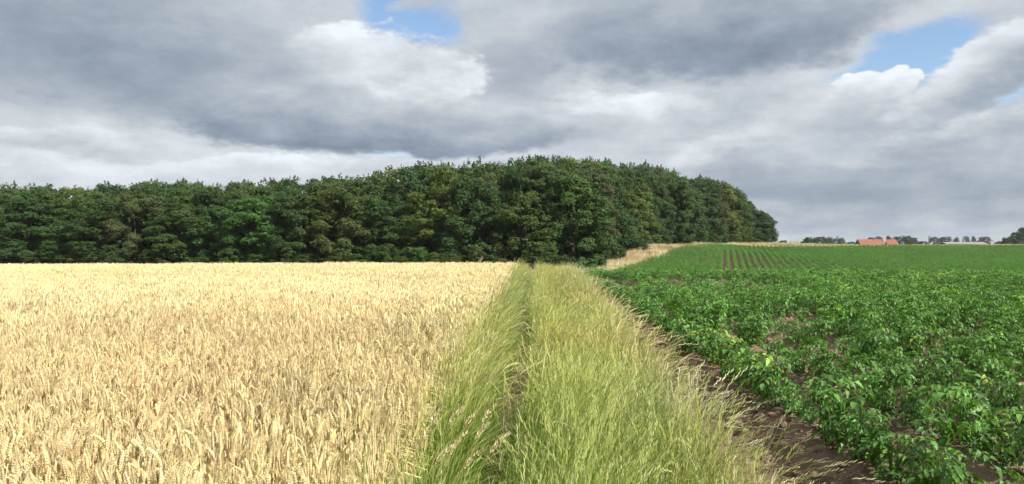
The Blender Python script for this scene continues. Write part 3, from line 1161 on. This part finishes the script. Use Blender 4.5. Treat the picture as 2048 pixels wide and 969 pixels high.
def build_clods():
    mb = MB()
    rnd = random.Random(12)
    base = [(0, 0, 1), (.89, 0, .45), (.28, .85, .45), (-.72, .53, .45), (-.72, -.53, .45), (.28, -.85, .45),
            (.72, .53, -.45), (-.28, .85, -.45), (-.89, 0, -.45), (-.28, -.85, -.45), (.72, -.53, -.45), (0, 0, -1)]
    fs = [(0, 1, 2), (0, 2, 3), (0, 3, 4), (0, 4, 5), (0, 5, 1), (1, 6, 2), (2, 7, 3), (3, 8, 4), (4, 9, 5), (5, 10, 1),
          (2, 6, 7), (3, 7, 8), (4, 8, 9), (5, 9, 10), (1, 10, 6), (11, 7, 6), (11, 8, 7), (11, 9, 8), (11, 10, 9), (11, 6, 10)]
    xs, ys, ss = [], [], []
    for _ in range(2600):
        y = 3.5 + 20 * rnd.random() ** 1.6
        u = rnd.choice([rnd.uniform(1.15, 2.3), rnd.uniform(1.6, 6.0), rnd.uniform(3.0, 5.5)])
        xs.append(u + RSKEW * y); ys.append(y); ss.append(0.008 + 0.042 * rnd.random() ** 3)
    zs = soil_z(np.array(xs), np.array(ys))
    for x, y, z, s in zip(xs, ys, zs, ss):
        f = V(rnd.uniform(.7, 1.4), rnd.uniform(.7, 1.4), rnd.uniform(.5, .9)) * s
        mb.add([V(*p) * f * rnd.uniform(.75, 1.2) + V(x, y, z + s * 0.25) for p in base], fs, (1, 1, 1))
    o = mesh_obj('soil_clods', make_mesh('soil_clods', mb.v, mb.f, None, M_CLOD))
    tag(o, 'crumbly brown clods of earth scattered over the potato furrows', 'soil clods', kind='stuff')


build_clods()

# ------------------------------------------------------------------ dry grass on the bank, along the wood and on the ridge

def build_dry():
    def tuft(seed, green):
        rnd = random.Random(seed)
        mb = MB()
        for _ in range(16):
            r = 0.35 * math.sqrt(rnd.random()); a = rnd.uniform(0, 6.28)
            c = mixc((0.64, 0.58, 0.38), (0.54, 0.48, 0.29), rnd.random())
            if green and rnd.random() < 0.7: c = (0.12, 0.16, 0.04)
            blade(mb, rnd, V(r * math.cos(a), r * math.sin(a), 0), rnd.uniform(.3, .75), abs(rnd.gauss(.3, .2)), rnd.gauss(0, 1), 0.035, c, c, c, 4)
        return mb
    ss = [src('dry_tuft', tuft(i, False), M_DRY) for i in range(4)] + [src('dry_tuft', tuft(i + 9, True), M_DRY) for i in range(3)]
    x1, y1 = jitter_grid(2, 150, 78, 194, 0.50)
    k = in_poly(x1, y1, BANK) & in_view(x1, y1, 5)
    x1, y1 = x1[k], y1[k]
    x2, y2 = jitter_grid(-82, 12, 92, 108, 0.8)
    k = ~in_poly(x2, y2, WOOD) & (np.abs(x2) < .66 * y2 + 4)
    x2, y2 = x2[k], y2[k]
    x = np.r_[x1, x2]; y = np.r_[y1, y2]
    n = len(x)
    v = (fbm(x * .15, y * .15, 4, 61) - .5) * .6
    gr = fbm(x * .10 + 5, y * .10, 3, 66) + .08 * np.clip((x - 55) / 25, 0, 1) + np.r_[np.zeros(len(x1)), np.full(len(x2), .12)]
    # rusty sorrel along the bank's upper edge
    idx = np.where(rng.random(n) < np.clip((gr - .55) * 4, .03, .8), rng.integers(4, 7, n), rng.integers(0, 4, n))
    red = (vnoise(x * .25, y * .25, 81) > .68) * (y < 200)
    tint = np.c_[v - red * .15, v - red * .30, v - red * .32]
    scatter('dry_grass_bank', np.c_[x, y, ground(x, y) - .03], np.c_[np.zeros((n, 2)), rng.normal(0, .6, n)], rng.uniform(.6, 1.15, n) * (1 - .42 * np.clip((x - 55) / 25, 0, 1)), tint,
            (ss, idx), 'pale dry grass on the bank below the wood and along the ridge', 'dry grass')


build_dry()

# ------------------------------------------------------------------ trees

def crown_mesh(seed, style):
    """crown of about 9 m width, 15 m height: leaf sprays over many lumps, shoots at the outline"""
    g = np.random.default_rng(seed)
    H, W = 15.0, 9.0
    cs, ns, sz = [], [], []

    def fprof(t):
        if style == 'dome': return np.sqrt(np.clip(1 - ((t - .42) / .60) ** 2, 0.0, 1)) ** 0.8
        if style == 'column': return np.clip(1.05 - 0.45 * t - 0.6 * np.clip(t - .72, 0, 1) * 2.6, .1, 1)
        return np.clip(1.0 - 0.55 * np.clip(t - .35, 0, 1) - 1.6 * np.clip(t - .82, 0, 1), .12, 1)
    for i in range(60):                                   # boughs, each carrying a cluster of leafy lumps
        t = (i + g.uniform(0, 1)) / 60 * .93 + .02
        rr = W / 2 * float(fprof(t))
        a = g.uniform(0, 2 * np.pi)
        rad = rr * (g.uniform(.55, .85) if i % 6 else g.uniform(0, .4))
        bc = np.array([np.cos(a) * rad, np.sin(a) * rad, t * H])
        br = g.uniform(1.0, 1.75) * (1.05 - .3 * t)
        for j in range(8):
            d0 = g.normal(size=3); d0 /= np.linalg.norm(d0)
            d0 += np.array([np.cos(a), np.sin(a), .25]) * .5
            c = bc + d0 * br * np.array([.85, .85, .80]) * g.uniform(.5, .95)
            c[2] = min(c[2], H * .985)
            lr = g.uniform(.34, .80)
            m = int(120 * lr ** 1.4) + 12
            d = g.normal(size=(m, 3)); d /= np.linalg.norm(d, axis=1)[:, None]
            d[:, 2] = np.abs(d[:, 2]) * np.where(g.random(m) < .75, 1, -1)
            flat = .90 if style != 'spray' else .70
            p = c + d * lr * np.array([1.1, 1.1, flat]) * g.uniform(.7, 1.08, m)[:, None]
            n = d * .9 + np.array([np.cos(a), np.sin(a), 0]) * .45 + np.array([0, 0, .5]) + g.normal(0, .4, (m, 3))
            if style == 'spray':
                p[:, 2] -= .18 * np.hypot(p[:, 0] - c[0], p[:, 1] - c[1])
            cs.append(p); ns.append(n); sz.append(g.uniform(.16, .29, m))
    # shoots that break the outline
    for i in range(60):
        t = g.uniform(.45, .99) ** .7
        a = g.uniform(0, 2 * np.pi)
        rr = W / 2 * float(fprof(t)) * g.uniform(.75, 1.0) if t < .9 else W / 2 * float(fprof(t)) * g.uniform(0, 1)
        b = np.array([np.cos(a) * rr, np.sin(a) * rr, t * H])
        d = np.array([np.cos(a) * .55 * (1.2 - t), np.sin(a) * .55 * (1.2 - t), .5 + t * .6]) + g.normal(0, .28, 3)
        d /= np.linalg.norm(d)
        ln = g.uniform(.4, 1.15)
        m = 18
        s = g.uniform(0, 1, m)
        p = b + d * (s * ln)[:, None] + g.normal(0, 1, (m, 3)) * (.20 * (1.1 - s))[:, None]
        cs.append(p); ns.append(g.normal(0, .6, (m, 3)) + np.array([np.cos(a), np.sin(a), .3])); sz.append(g.uniform(.16, .28, m))
    c = np.concatenate(cs); n = np.concatenate(ns); s = np.concatenate(sz)
    keep = c[:, 2] > .15
    c, n, s = c[keep], n[keep], s[keep]
    n /= np.linalg.norm(n, axis=1)[:, None]
    r = g.normal(size=c.shape)
    a = np.cross(n, r); a /= np.linalg.norm(a, axis=1)[:, None]
    b = np.cross(n, a)
    L = s[:, None]
    fold = n * L * .16
    v = np.stack([c - a * L * .6, c - b * L * .38 - fold, c + a * L * .6, c + b * L * .38 - fold], 1).reshape(-1, 3)
    i4 = np.arange(len(c))[:, None] * 4
    f = np.concatenate([i4 + np.array([[0, 1, 2]]), i4 + np.array([[0, 2, 3]])], 0)
    me = make_mesh('tree_crown', v.tolist(), f.tolist(), None, M_TREE)
    return me


def trunk_mesh(seed):
    rnd = random.Random(seed)
    mb = MB()
    mb.tube([V(0, 0, -.6), V(.03, .02, 1), V(.1, -.05, 4.5), V(.0, .1, 8.5), V(.1, 0, 12.8)], [.36, .27, .22, .15, .05], (1, 1, 1), 7)
    for i in range(11):
        a = rnd.uniform(0, 6.28); z0 = rnd.uniform(2, 11)
        ln = rnd.uniform(1.8, 3.6) * (1.2 - z0 / 16)
        o = V(math.cos(a), math.sin(a), 0)
        mb.tube([V(.05, 0, z0), V(.05, 0, z0 + ln * .25) + o * ln * .5, V(.05, 0, z0 + ln * .6) + o * ln], [.10, .06, .02], (1, 1, 1), 5)
    return make_mesh('tree_trunk', mb.v, mb.f, None, M_BARK, True)


STYLES = ['dome', 'broad', 'column', 'spray', 'dome', 'spray', 'broad', 'column']
CROWNS = [crown_mesh(500 + i, s) for i, s in enumerate(STYLES)]
TRUNKS = [trunk_mesh(600 + i) for i in range(3)]

TONES = {
    'dark green': (0.033, 0.061, 0.013), 'deep green': (0.030, 0.062, 0.015), 'mid green': (0.042, 0.078, 0.016), 'olive green': (0.053, 0.078, 0.017),
    'yellowish green': (0.074, 0.104, 0.018), 'bluish green': (0.031, 0.066, 0.019), 'bright green': (0.042, 0.096, 0.020), 'brownish green': (0.052, 0.067, 0.019),
}


def tree(name, x, y, z, H, W, tone, kind, label, cat='tree', group=None, yaw=None, sep_trunk=True):
    """H, W: real height and width"""
    o = empty(name, (x, y, z), random.uniform(0, 6.28) if yaw is None else yaw)
    o.scale = (W / 9.0, W / 9.0, H / 15.6)
    tag(o, label, cat, group)
    c = mesh_obj('crown', CROWNS[kind], o)
    t = TONES[tone] if isinstance(tone, str) else tone
    j = random.uniform(1.05, 1.38)
    c.color = (t[0] * j * random.uniform(.92, 1.08), t[1] * j, t[2] * j, 1)
    mesh_obj('trunk', TRUNKS[kind % 3], o)
    return o


# canopy outline of the photograph (pixel column -> highest row) and the front edge of the wood (column -> distance)
TOP_X = [-300, 0, 100, 200, 300, 420, 520, 640, 720, 760, 880, 1000, 1100, 1200, 1300, 1350, 1440, 1465, 1500, 1530, 1556]
TOP_Y = [372, 368, 358, 360, 350, 355, 350, 346, 336, 330, 317, 318, 306, 314, 326, 338, 346, 366, 408, 430, 462]
FRONT = [(-300, 116), (0, 113), (300, 108), (600, 104), (850, 100), (1040, 97), (1140, 97), (1195, 104), (1240, 116), (1290, 131), (1350, 148), (1420, 166),
         (1490, 180), (1535, 190), (1583, 197)]


def top_at(px): return float(np.interp(px, TOP_X, TOP_Y))


def build_wood():
    rnd = random.Random(21)
    # walk along the front edge in metres
    fp = np.array([P(px, 488, D)[:2] for px, D in FRONT])
    seg = np.r_[0, np.cumsum(np.hypot(*np.diff(fp, axis=0).T))]

    def along(s): return np.interp(s, seg, fp[:, 0]), np.interp(s, seg, fp[:, 1])
    tones = list(TONES)
    s = 0.0
    n = 0
    front = []
    while s < seg[-1] + .1:
        x, y = along(s)
        x += rnd.uniform(-.8, .8); y += rnd.uniform(-.5, 1.8)
        if x > 9.0: x -= 3.6; y += 2.2           # crowns overhang: stand back from the bank
        front.append((x, y))
        s += rnd.uniform(4.6, 6.8)
    nl = 0
    visible = [f for f in front if f[0] / f[1] * FPX + 1024 > -60]
    for x, y in front:
        px = x / y * FPX + 1024
        z = float(ground(x, y)[0])
        Htop = EYE + (HOR - top_at(px)) / FPX * y - z
        H = Htop * rnd.uniform(.70, .92) if px < 1440 else Htop * rnd.uniform(.92, 1.0)
        tone = rnd.choices(tones, [5, 4, 5, 2, 1.2, .8, .8, .5])[0]
        kind = rnd.randrange(8)
        if 440 < px < 540: tone, kind = 'bright green', 0
        if 230 < px < 345: tone, kind = 'brownish green', 0
        if px < -60:
            continue
        else:
            tall = 'tall' if H > 14.3 else 'lower'
            lab = '%s %s tree in the front row of the wood, %s from the left' % (tall, tone, ordinal(nl)); grp = 'front row of the wood'
            nl += 1
        W = rnd.uniform(8.2, 10.8) if px < 1480 else rnd.uniform(7.0, 8.5)
        tree('broadleaf_tree', x, y, z - .3, H, W, tone, kind, lab, 'tree', grp)
    for row, (off, step, f0, f1, nm) in enumerate(((5.5, 5.6, .90, 1.0, 'second row'), (12.0, 6.2, .93, 1.02, 'third row'), (20.0, 8.0, .90, 1.03, 'back row'))):
        s = -4.0 + row * 1.7
        k = 0
        while s < seg[-1] - (2 if row == 0 else 10 * row):
            x, y = along(max(0, s))
            # away from the edge, into the wood
            x2, y2 = along(max(0, s) + .5)
            tx, ty = x2 - x, y2 - y
            ln = math.hypot(tx, ty) or 1
            nx, ny = -ty / ln, tx / ln
            x += nx * off + rnd.uniform(-1.2, 1.2); y += ny * off + rnd.uniform(-1.2, 1.2)
            s += rnd.uniform(step * .85, step * 1.15)
            px = x / y * FPX + 1024
            if px < -90: continue
            z = float(ground(x, y)[0])
            Htop = EYE + (HOR - top_at(px)) / FPX * y - z
            H = Htop * rnd.uniform(f0, f1)
            tone = rnd.choices(tones, [3, 2, 5, 2.5, 1.8, .6, .8, .4])[0]
            tree('broadleaf_tree', x, y, z - .3, H, rnd.uniform(7.5, 9.8), tone, rnd.choice([0, 1, 2, 3, 5, 6]),
                 '%s treetop showing above the front trees, %s from the left in the %s' % (tone, ordinal(k), nm), 'tree', nm + ' of the wood')
            k += 1
    # shrubs and saplings at the foot of the wood
    sh = [(745, 'mid green'), (815, 'yellowish green'), (838, 'bright green'), (868, 'yellowish green'), (905, 'olive green'), (612, 'mid green'), (330, 'olive green'),
          (160, 'yellowish green'), (70, 'mid green'), (985, 'dark green'), (1065, 'mid green'), (1130, 'dark green'), (1190, 'mid green'), (1322, 'olive green'),
          (1398, 'mid green'), (1496, 'yellowish green')]
    used = [p for p, _ in sh]
    px0 = 10
    while px0 < 1500:
        px0 += rnd.uniform(34, 58)
        if min(abs(px0 - p) for p in used) > 22:
            sh.append((px0, rnd.choice(['mid green', 'dark green', 'mid green', 'olive green'])))
    sh.sort()
    for i, (px, tone) in enumerate(sh):
        D = float(np.interp(px, [f[0] for f in FRONT], [f[1] for f in FRONT])) - 3.8
        x = (px - 1024) / FPX * D
        z = float(ground(x, D)[0])
        H = rnd.uniform(2.6, 4.6) if px < 1200 else rnd.uniform(1.8, 3.0)
        tree('shrub', x, D, z - .2, H, rnd.uniform(2.6, 4.2), tone, rnd.choice([0, 1, 3]),
             '%s shrub at the foot of the wood, %s shrub from the left' % (tone, ordinal(i)), 'shrub', 'shrubs at the foot of the wood')
    # grey broken stump and a rusty dead shrub at the end of the wheat
    mb = MB()
    x, y, _ = P(953, 520, 93)
    z = float(ground(x, y)[0])
    mb.tube([V(0, 0, -.2), V(.1, 0, 1.2), V(.4, .1, 2.0), V(.75, .1, 2.5)], [.30, .27, .22, .10], (1, 1, 1), 7)
    mb.tube([V(.2, 0, 1.2), V(.05, .2, 1.7), V(0, .2, 1.9)], [.12, .08, .03], (1, 1, 1), 5)
    o = mesh_obj('tree_stump', make_mesh('tree_stump', mb.v, mb.f, None, M_DEAD))
    o.location = (x, y, z)
    tag(o, 'pale grey broken stump leaning before the wood', 'stump')
    x, y, _ = P(1003, 520, 93)
    tree('dead_shrub', x, y, float(ground(x, y)[0]) - .2, 2.6, 2.0, (0.09, 0.06, 0.032), 1, 'rusty brown dead shrub beyond the wheat beside the strip', 'shrub')


build_wood()

# ------------------------------------------------------------------ skyline: farm, poles, far trees
M_ROOF = surf_mat('clay_tiles', (0.28, 0.102, 0.064), 0.35, 0.6, 0.8, 0.5, 3.0)
M_BRICKW = surf_mat('dark_boarding', (0.09, 0.065, 0.055), 0.3, 1.0, 0.9)
M_WHITE = surf_mat('pale_wall', (0.40, 0.38, 0.35), 0.15, 1.0, 0.8)
M_SHEET = surf_mat('pale_sheet_roof', (0.25, 0.25, 0.26), 0.12, 0.5, 0.6)
M_POLE = surf_mat('weathered_pole', (0.16, 0.14, 0.12), 0.3, 2.0, 0.9)
M_THATCH = surf_mat('brown_roof', (0.24, 0.17, 0.12), 0.3, 1.0, 0.9)


def gable(name, parent, x0, x1, d, eave, ridge_z, mat, over=0.4):
    """pitched roof, ridge along local x, 0.25 m thick"""
    mb = MB()
    a, b = x0 - over, x1 + over
    e = d / 2 + over
    for sg in (-1, 1):
        lo = V(a, sg * e, eave - .15); hi = V(a, 0, ridge_z)
        dx = V(b - a, 0, 0)
        vs = [lo, lo + dx, hi + dx, hi]
        vs2 = [p + V(0, 0, .25) for p in vs]
        mb.add(vs + vs2, [(0, 1, 2, 3), (7, 6, 5, 4), (0, 4, 5, 1), (1, 5, 6, 2), (2, 6, 7, 3), (3, 7, 4, 0)], (1, 1, 1))
    return mesh_obj(name, make_mesh(name, mb.v, mb.f, None, mat), parent)


def house_walls(name, parent, x0, x1, d, base, eave, ridge_z, mat):
    mb = MB()
    y0, y1 = -d / 2, d / 2
    vs = [(x0, y0, base), (x1, y0, base), (x1, y1, base), (x0, y1, base), (x0, y0, eave), (x1, y0, eave), (x1, y1, eave), (x0, y1, eave),
          (x0, 0, ridge_z - .05), (x1, 0, ridge_z - .05)]
    mb.add(vs, [(0, 1, 5, 4), (1, 2, 6, 9, 5), (2, 3, 7, 6), (3, 0, 4, 8, 7), (3, 2, 1, 0), (4, 5, 9, 8), (6, 7, 8, 9)], (1, 1, 1))
    return mesh_obj(name, make_mesh(name, mb.v, mb.f, None, mat), parent)


def build_skyline():
    def zg(x, y): return float(ground(x, y)[0])
    D = 520.0
    s = D / FPX
    cx, _, _ = P(1753, 488, D)
    z0 = zg(cx, D)
    b = empty('farm_barn', (cx, D, z0))
    tag(b, 'long farm barn with two orange-red tiled roofs on the skyline', 'barn')
    rz = EYE + (HOR - 479.0) * s - z0
    ez = EYE + (HOR - 488.8) * s - z0
    xl0, xl1, xr0, xr1 = (1714 - 1753) * s, (1762 - 1753) * s, (1769.5 - 1753) * s, (1792 - 1753) * s
    house_walls('wall', b, xl0 + .6, xl1, 8.4, -.5, ez, rz - .25, M_BRICKW)
    house_walls('wall', b, xr0, xr1 - .5, 8.0, -.5, ez, rz - .45, M_BRICKW)
    gable('roof', b, xl0 + .6, xl1, 8.4, ez, rz - .25, M_ROOF)
    gable('roof', b, xr0, xr1 - .5, 8.0, ez, rz - .45, M_ROOF)
    mb = MB(); mb.box((xl1 + .4, -2.2, -.5), (xr0 - .4, 2.5, rz - 1.3), (1, 1, 1))
    mb.box((xl1 + .4, -2.3, rz - 1.32), (xr0 - .4, -1.4, rz - .25), (1, 1, 1))
    mesh_obj('link_wall', make_mesh('link_wall', mb.v, mb.f, None, M_WHITE), b)
    # low sheet-roofed shed
    D = 470.0; s = D / FPX
    x0 = (1886 - 1024) * s; x1 = (1966 - 1024) * s
    xm = (x0 + x1) / 2; z0 = zg(xm, D)
    sh = empty('long_shed', (xm, D, z0))
    tag(sh, 'long low shed with a pale sheet roof just above the ridge', 'shed')
    rz = EYE + (HOR - 485.6) * s - z0; ez = rz - .7
    house_walls('wall', sh, -(x1 - x0) / 2, (x1 - x0) / 2, 7, -.5, ez, rz, M_BRICKW)
    gable('roof', sh, -(x1 - x0) / 2, (x1 - x0) / 2, 7, ez, rz, M_SHEET, .3)
    # small brown roof by the wood's end
    D = 430.0; s = D / FPX
    xm = (1589 - 1024) * s; z0 = zg(xm, D)
    ht = empty('cottage', (xm, D, z0))
    tag(ht, 'small cottage with a brown roof right of the wood', 'cottage')
    rz = EYE + (HOR - 484.6) * s - z0
    house_walls('wall', ht, -2.0, 2.0, 5, -.5, rz - 1.6, rz, M_WHITE)
    gable('roof', ht, -2.0, 2.0, 5, rz - 1.6, rz, M_THATCH, .4)
    # wooden poles
    for px, D, top, lab in ((1674, 400, 472.3, 'wooden power pole left of the farm barn'), (1858, 430, 472.3, 'wooden power pole right of the farm barn')):
        x = (px - 1024) / FPX * D; z0 = zg(x, D)
        o = empty('power_pole', (x, D, z0))
        tag(o, lab, 'power pole', 'power poles on the skyline')
        zt = EYE + (HOR - top) * D / FPX - z0
        mb = MB(); mb.tube([V(0, 0, -.5), V(0, 0, zt * .5), V(0, 0, zt)], [.26, .23, .20], (1, 1, 1), 8)
        mesh_obj('pole', make_mesh('pole', mb.v, mb.f, None, M_POLE), o)
        mb = MB(); mb.box((-.1, -.25, zt - .55), (1.1, -.10, zt - .30), (1, 1, 1))
        ca = mesh_obj('crossarm', make_mesh('crossarm', mb.v, mb.f, None, M_POLE), o)
        for q in (.25, .6, .95):
            mb = MB(); mb.tube([V(q, -.17, zt - .30), V(q, -.17, zt - .1)], [.07, .05], (1, 1, 1), 6)
            mesh_obj('insulator', make_mesh('insulator', mb.v, mb.f, None, M_WHITE), ca)
    far = [  # column, width px, top row, distance, tone, crown, label
        (1566, 20, 480.5, 430, 'deep green', 0, 'small dark tree just right of the wood'),
        (1622, 34, 474, 440, 'dark green', 0, 'dark round tree, left one of the clump left of the pole'),
        (1648, 40, 472.5, 440, 'olive green', 1, 'broad olive tree in the middle of the clump left of the pole'),
        (1678, 26, 475.5, 445, 'mid green', 0, 'loose green tree behind the left power pole'),
        (1702, 18, 483, 440, 'deep green', 1, 'low dark bush left of the farm barn'),
        (1744, 20, 474, 760, 'dark green', 1, 'left of two treetops above the long barn roof'),
        (1757, 14, 472.5, 760, 'deep green', 0, 'right of two treetops above the long barn roof'),
        (1777, 12, 470.5, 760, 'dark green', 2, 'narrow treetop above the short barn roof'),
        (1806, 44, 471.5, 540, 'deep green', 0, 'dark round tree against the right end of the barn'),
        (1826, 20, 474.5, 560, 'dark green', 1, 'smaller tree right of the round tree by the barn'),
        (1844, 26, 482, 600, 'dark green', 1, 'low hedge tree between barn trees and right pole'),
        (1869, 18, 473.5, 900, 'olive green', 0, 'pale umbrella tree just right of the right pole'),
        (1890, 30, 473, 560, 'mid green', 0, 'dark bushy tree at the left end of the long shed'),
        (1913, 14, 474, 900, 'olive green', 2, 'pale tree behind the long shed, first from the left'),
        (1931, 12, 472, 920, 'olive green', 0, 'pale tree behind the long shed, second from the left'),
        (1947, 12, 472, 920, 'olive green', 2, 'pale tree behind the long shed, third from the left'),
        (1969, 24, 472.5, 920, 'olive green', 1, 'pale broad tree behind the right end of the shed'),
        (2000, 26, 482, 520, 'deep green', 1, 'low dark bush at the foot of the big dark tree'),
        (2016, 24, 473, 330, 'dark green', 1, 'lower dark shoulder tree left of the big tree at right'),
        (2034, 26, 463, 330, 'deep green', 1, 'dark tree leaning against the left side of the big right-hand tree'),
        (2052, 36, 453, 332, 'deep green', 6, 'big dark tree at the right edge of the skyline'),
        (2085, 60, 462, 335, 'dark green', 1, 'dark tree right of the frame beside the big one'),
    ]
    for px, w, top, D, tone, kind, lab in far:
        x = (px - 1024) / FPX * D; z0 = zg(x, D)
        H = EYE + (HOR - top) * D / FPX - z0
        tree('skyline_tree', x, D, z0 - .35 * H, H * 1.35, 1.2 * w * D / FPX, tone, kind, lab, 'tree', 'trees on the skyline')


build_skyline()

# ------------------------------------------------------------------ single plants in the foreground

def build_singles():
    rnd = random.Random(77)
    # nearest wheat stalks
    kinds = []
    for i in range(10):
        ms, me, ml = wheat_parts(rnd, True)
        kinds.append((ms.mesh('wheat_stem', M_WHEAT), me.mesh('wheat_ear', M_WHEAT), ml.mesh('wheat_leaf', M_WHEAT)))
    n = 0
    while n < 280:
        y = rnd.uniform(2.75, 3.9)
        x = rnd.uniform(-2.5, WHEAT_U - .05)
        if abs(x) > .66 * y: continue
        o = empty('wheat_stalk', (x, y, float(prof(y)) - .01), rnd.uniform(0, 6.28))
        s = rnd.uniform(.97, 1.10)
        o.scale = (s, s, s)
        a, b, c = kinds[rnd.randrange(10)]
        for nm, me in (('stem', a), ('ear', b), ('leaf', c)):
            q = mesh_obj(nm, me, o)
            t = rnd.gauss(0, .1)
            q['tint'] = (t, t, t)
        tag(o, 'ripe wheat stalk with a plump ear, among the nearest at bottom left', 'wheat stalk', 'nearest wheat stalks')
        n += 1
    # feathery grass heads beside the wheat
    heads = [(845, 872), (862, 842), (903, 832), (932, 842), (952, 868), (968, 836), (905, 892), (938, 905), (986, 884), (877, 905), (1000, 690), (985, 675), (962, 720)]
    heads.sort()
    for i, (px, py) in enumerate(heads):
        h = rnd.uniform(.66, .80)
        Dd = (EYE - h - .02) / ((py - HOR) / FPX)
        x = (px - 1024) / FPX * Dd
        z = float(prof(Dd))
        lean = rnd.uniform(.18, .38)
        o = empty('tall_grass_stalk', (x - lean * h, Dd, z))
        place = 'in the front' if py > 780 else 'farther up the strip'
        tag(o, 'pale feathery grass head beside the wheat %s, %s from the left' % (place, ordinal(i)), 'grass stalk', 'pale feathery grass heads')
        pts = bend(h, lean, rnd.gauss(0, .25), 6)
        mb = MB(); mb.tube(pts, [.0022] * 5 + [.0012], (0.36, 0.33, 0.13), 4)
        mesh_obj('stem', mb.mesh('grass_stem', M_GRASS), o)
        mb = MB()
        d = pts[-1] - pts[-2]; d /= np.linalg.norm(d)
        L = rnd.uniform(.10, .14)
        for j in range(46):
            t = rnd.random()
            q = pts[-1] + d * L * (t - .25) + V(.25, 0, -.12) * L * t * t
            a = rnd.uniform(0, 6.28)
            w = .0065 * math.sin(math.pi * min(1, t * .85 + .12)) + .002
            sd = np.cross(d, V(math.cos(a), math.sin(a), .2)); sd /= np.linalg.norm(sd)
            m = q + sd * w
            tip = q + d * .018 + sd * w * 1.4
            c = mixc((0.70, 0.63, 0.38), (0.60, 0.53, 0.30), rnd.random())
            nn = np.cross(d, sd)
            mb.add([q, m + nn * .0025, tip, m - nn * .0025], [(0, 1, 2), (0, 2, 3)], c)
        mesh_obj('seed_head', mb.mesh('seed_head', M_DRY), o)
        mb = MB()
        blade(mb, rnd, V(0, 0, .12), rnd.uniform(.25, .35), .6, rnd.uniform(0, 6.28), .006, G_MID, G_MID, G_YEL)
        mesh_obj('leaf', mb.mesh('grass_leaf', M_GRASS), o)
    # silky weed grass standing out of the wheat
    for px, py, lab, sc in ((465, 664, 'hazy clump of silky weed grass in the middle of the wheat', 1.0), (925, 548, 'small brownish weed clump in the wheat near the crest', 1.1)):
        h = .84
        z0 = .1
        Dd = (EYE - h - z0) / ((py - 8 - HOR) / FPX)
        x = (px - 1024) / FPX * Dd
        z = float(prof(Dd))
        o = empty('weed_grass', (x, Dd, z))
        o.scale = (sc, sc, 1)
        tag(o, lab, 'weed grass', 'weed grass clumps in the wheat')
        ms, mp = MB(), MB()
        for _ in range(60):
            r = .28 * math.sqrt(rnd.random()); a = rnd.uniform(0, 6.28)
            root = V(r * math.cos(a), r * math.sin(a) * .6, 0)
            pts = [root + p for p in bend(rnd.uniform(.62, .80), rnd.uniform(.05, .3), rnd.gauss(0, 1), 4)]
            ms.tube(pts, [.0015] * 4, (.36, .30, .14), 3)
            for j in range(26):
                q = pts[-1] + V(rnd.gauss(.02, .05), rnd.gauss(0, .05), rnd.gauss(0, .05))
                e = q + V(rnd.gauss(.02, .012), rnd.gauss(0, .012), rnd.gauss(0, .008))
                mp.add([q, q + V(0, .002, .0025), e], [(0, 1, 2)], (.40, .31, .16))
        mesh_obj('stem', ms.mesh('weed_stem', M_DRY), o)
        mesh_obj('panicle', mp.mesh('panicle', M_DRY), o)


build_singles()

# ------------------------------------------------------------------ the air

def build_haze():
    me = bpy.data.meshes.new('haze')
    b = 2000.0
    v = [(x, y, z) for z in (-6.0, 20.0) for x, y in ((-b, -b), (b, -b), (b, b), (-b, b))]
    me.from_pydata(v, [], [(3, 2, 1, 0), (4, 5, 6, 7), (0, 1, 5, 4), (1, 2, 6, 5), (2, 3, 7, 6), (3, 0, 4, 7)])
    m = bpy.data.materials.new('haze')
    m.use_nodes = True
    m.node_tree.nodes.clear()
    k = NT(m.node_tree)
    pv = k.node('ShaderNodeVolumePrincipled')
    pv.inputs['Color'].default_value = (0.86, 0.92, 1.0, 1)
    pv.inputs['Density'].default_value = HAZE
    out = k.node('ShaderNodeOutputMaterial')
    k.l.new(pv.outputs[0], out.inputs['Volume'])
    me.materials.append(m)
    tag(mesh_obj('haze', me), 'thin pale haze over the fields and the far skyline', 'haze', kind='stuff')


build_haze()
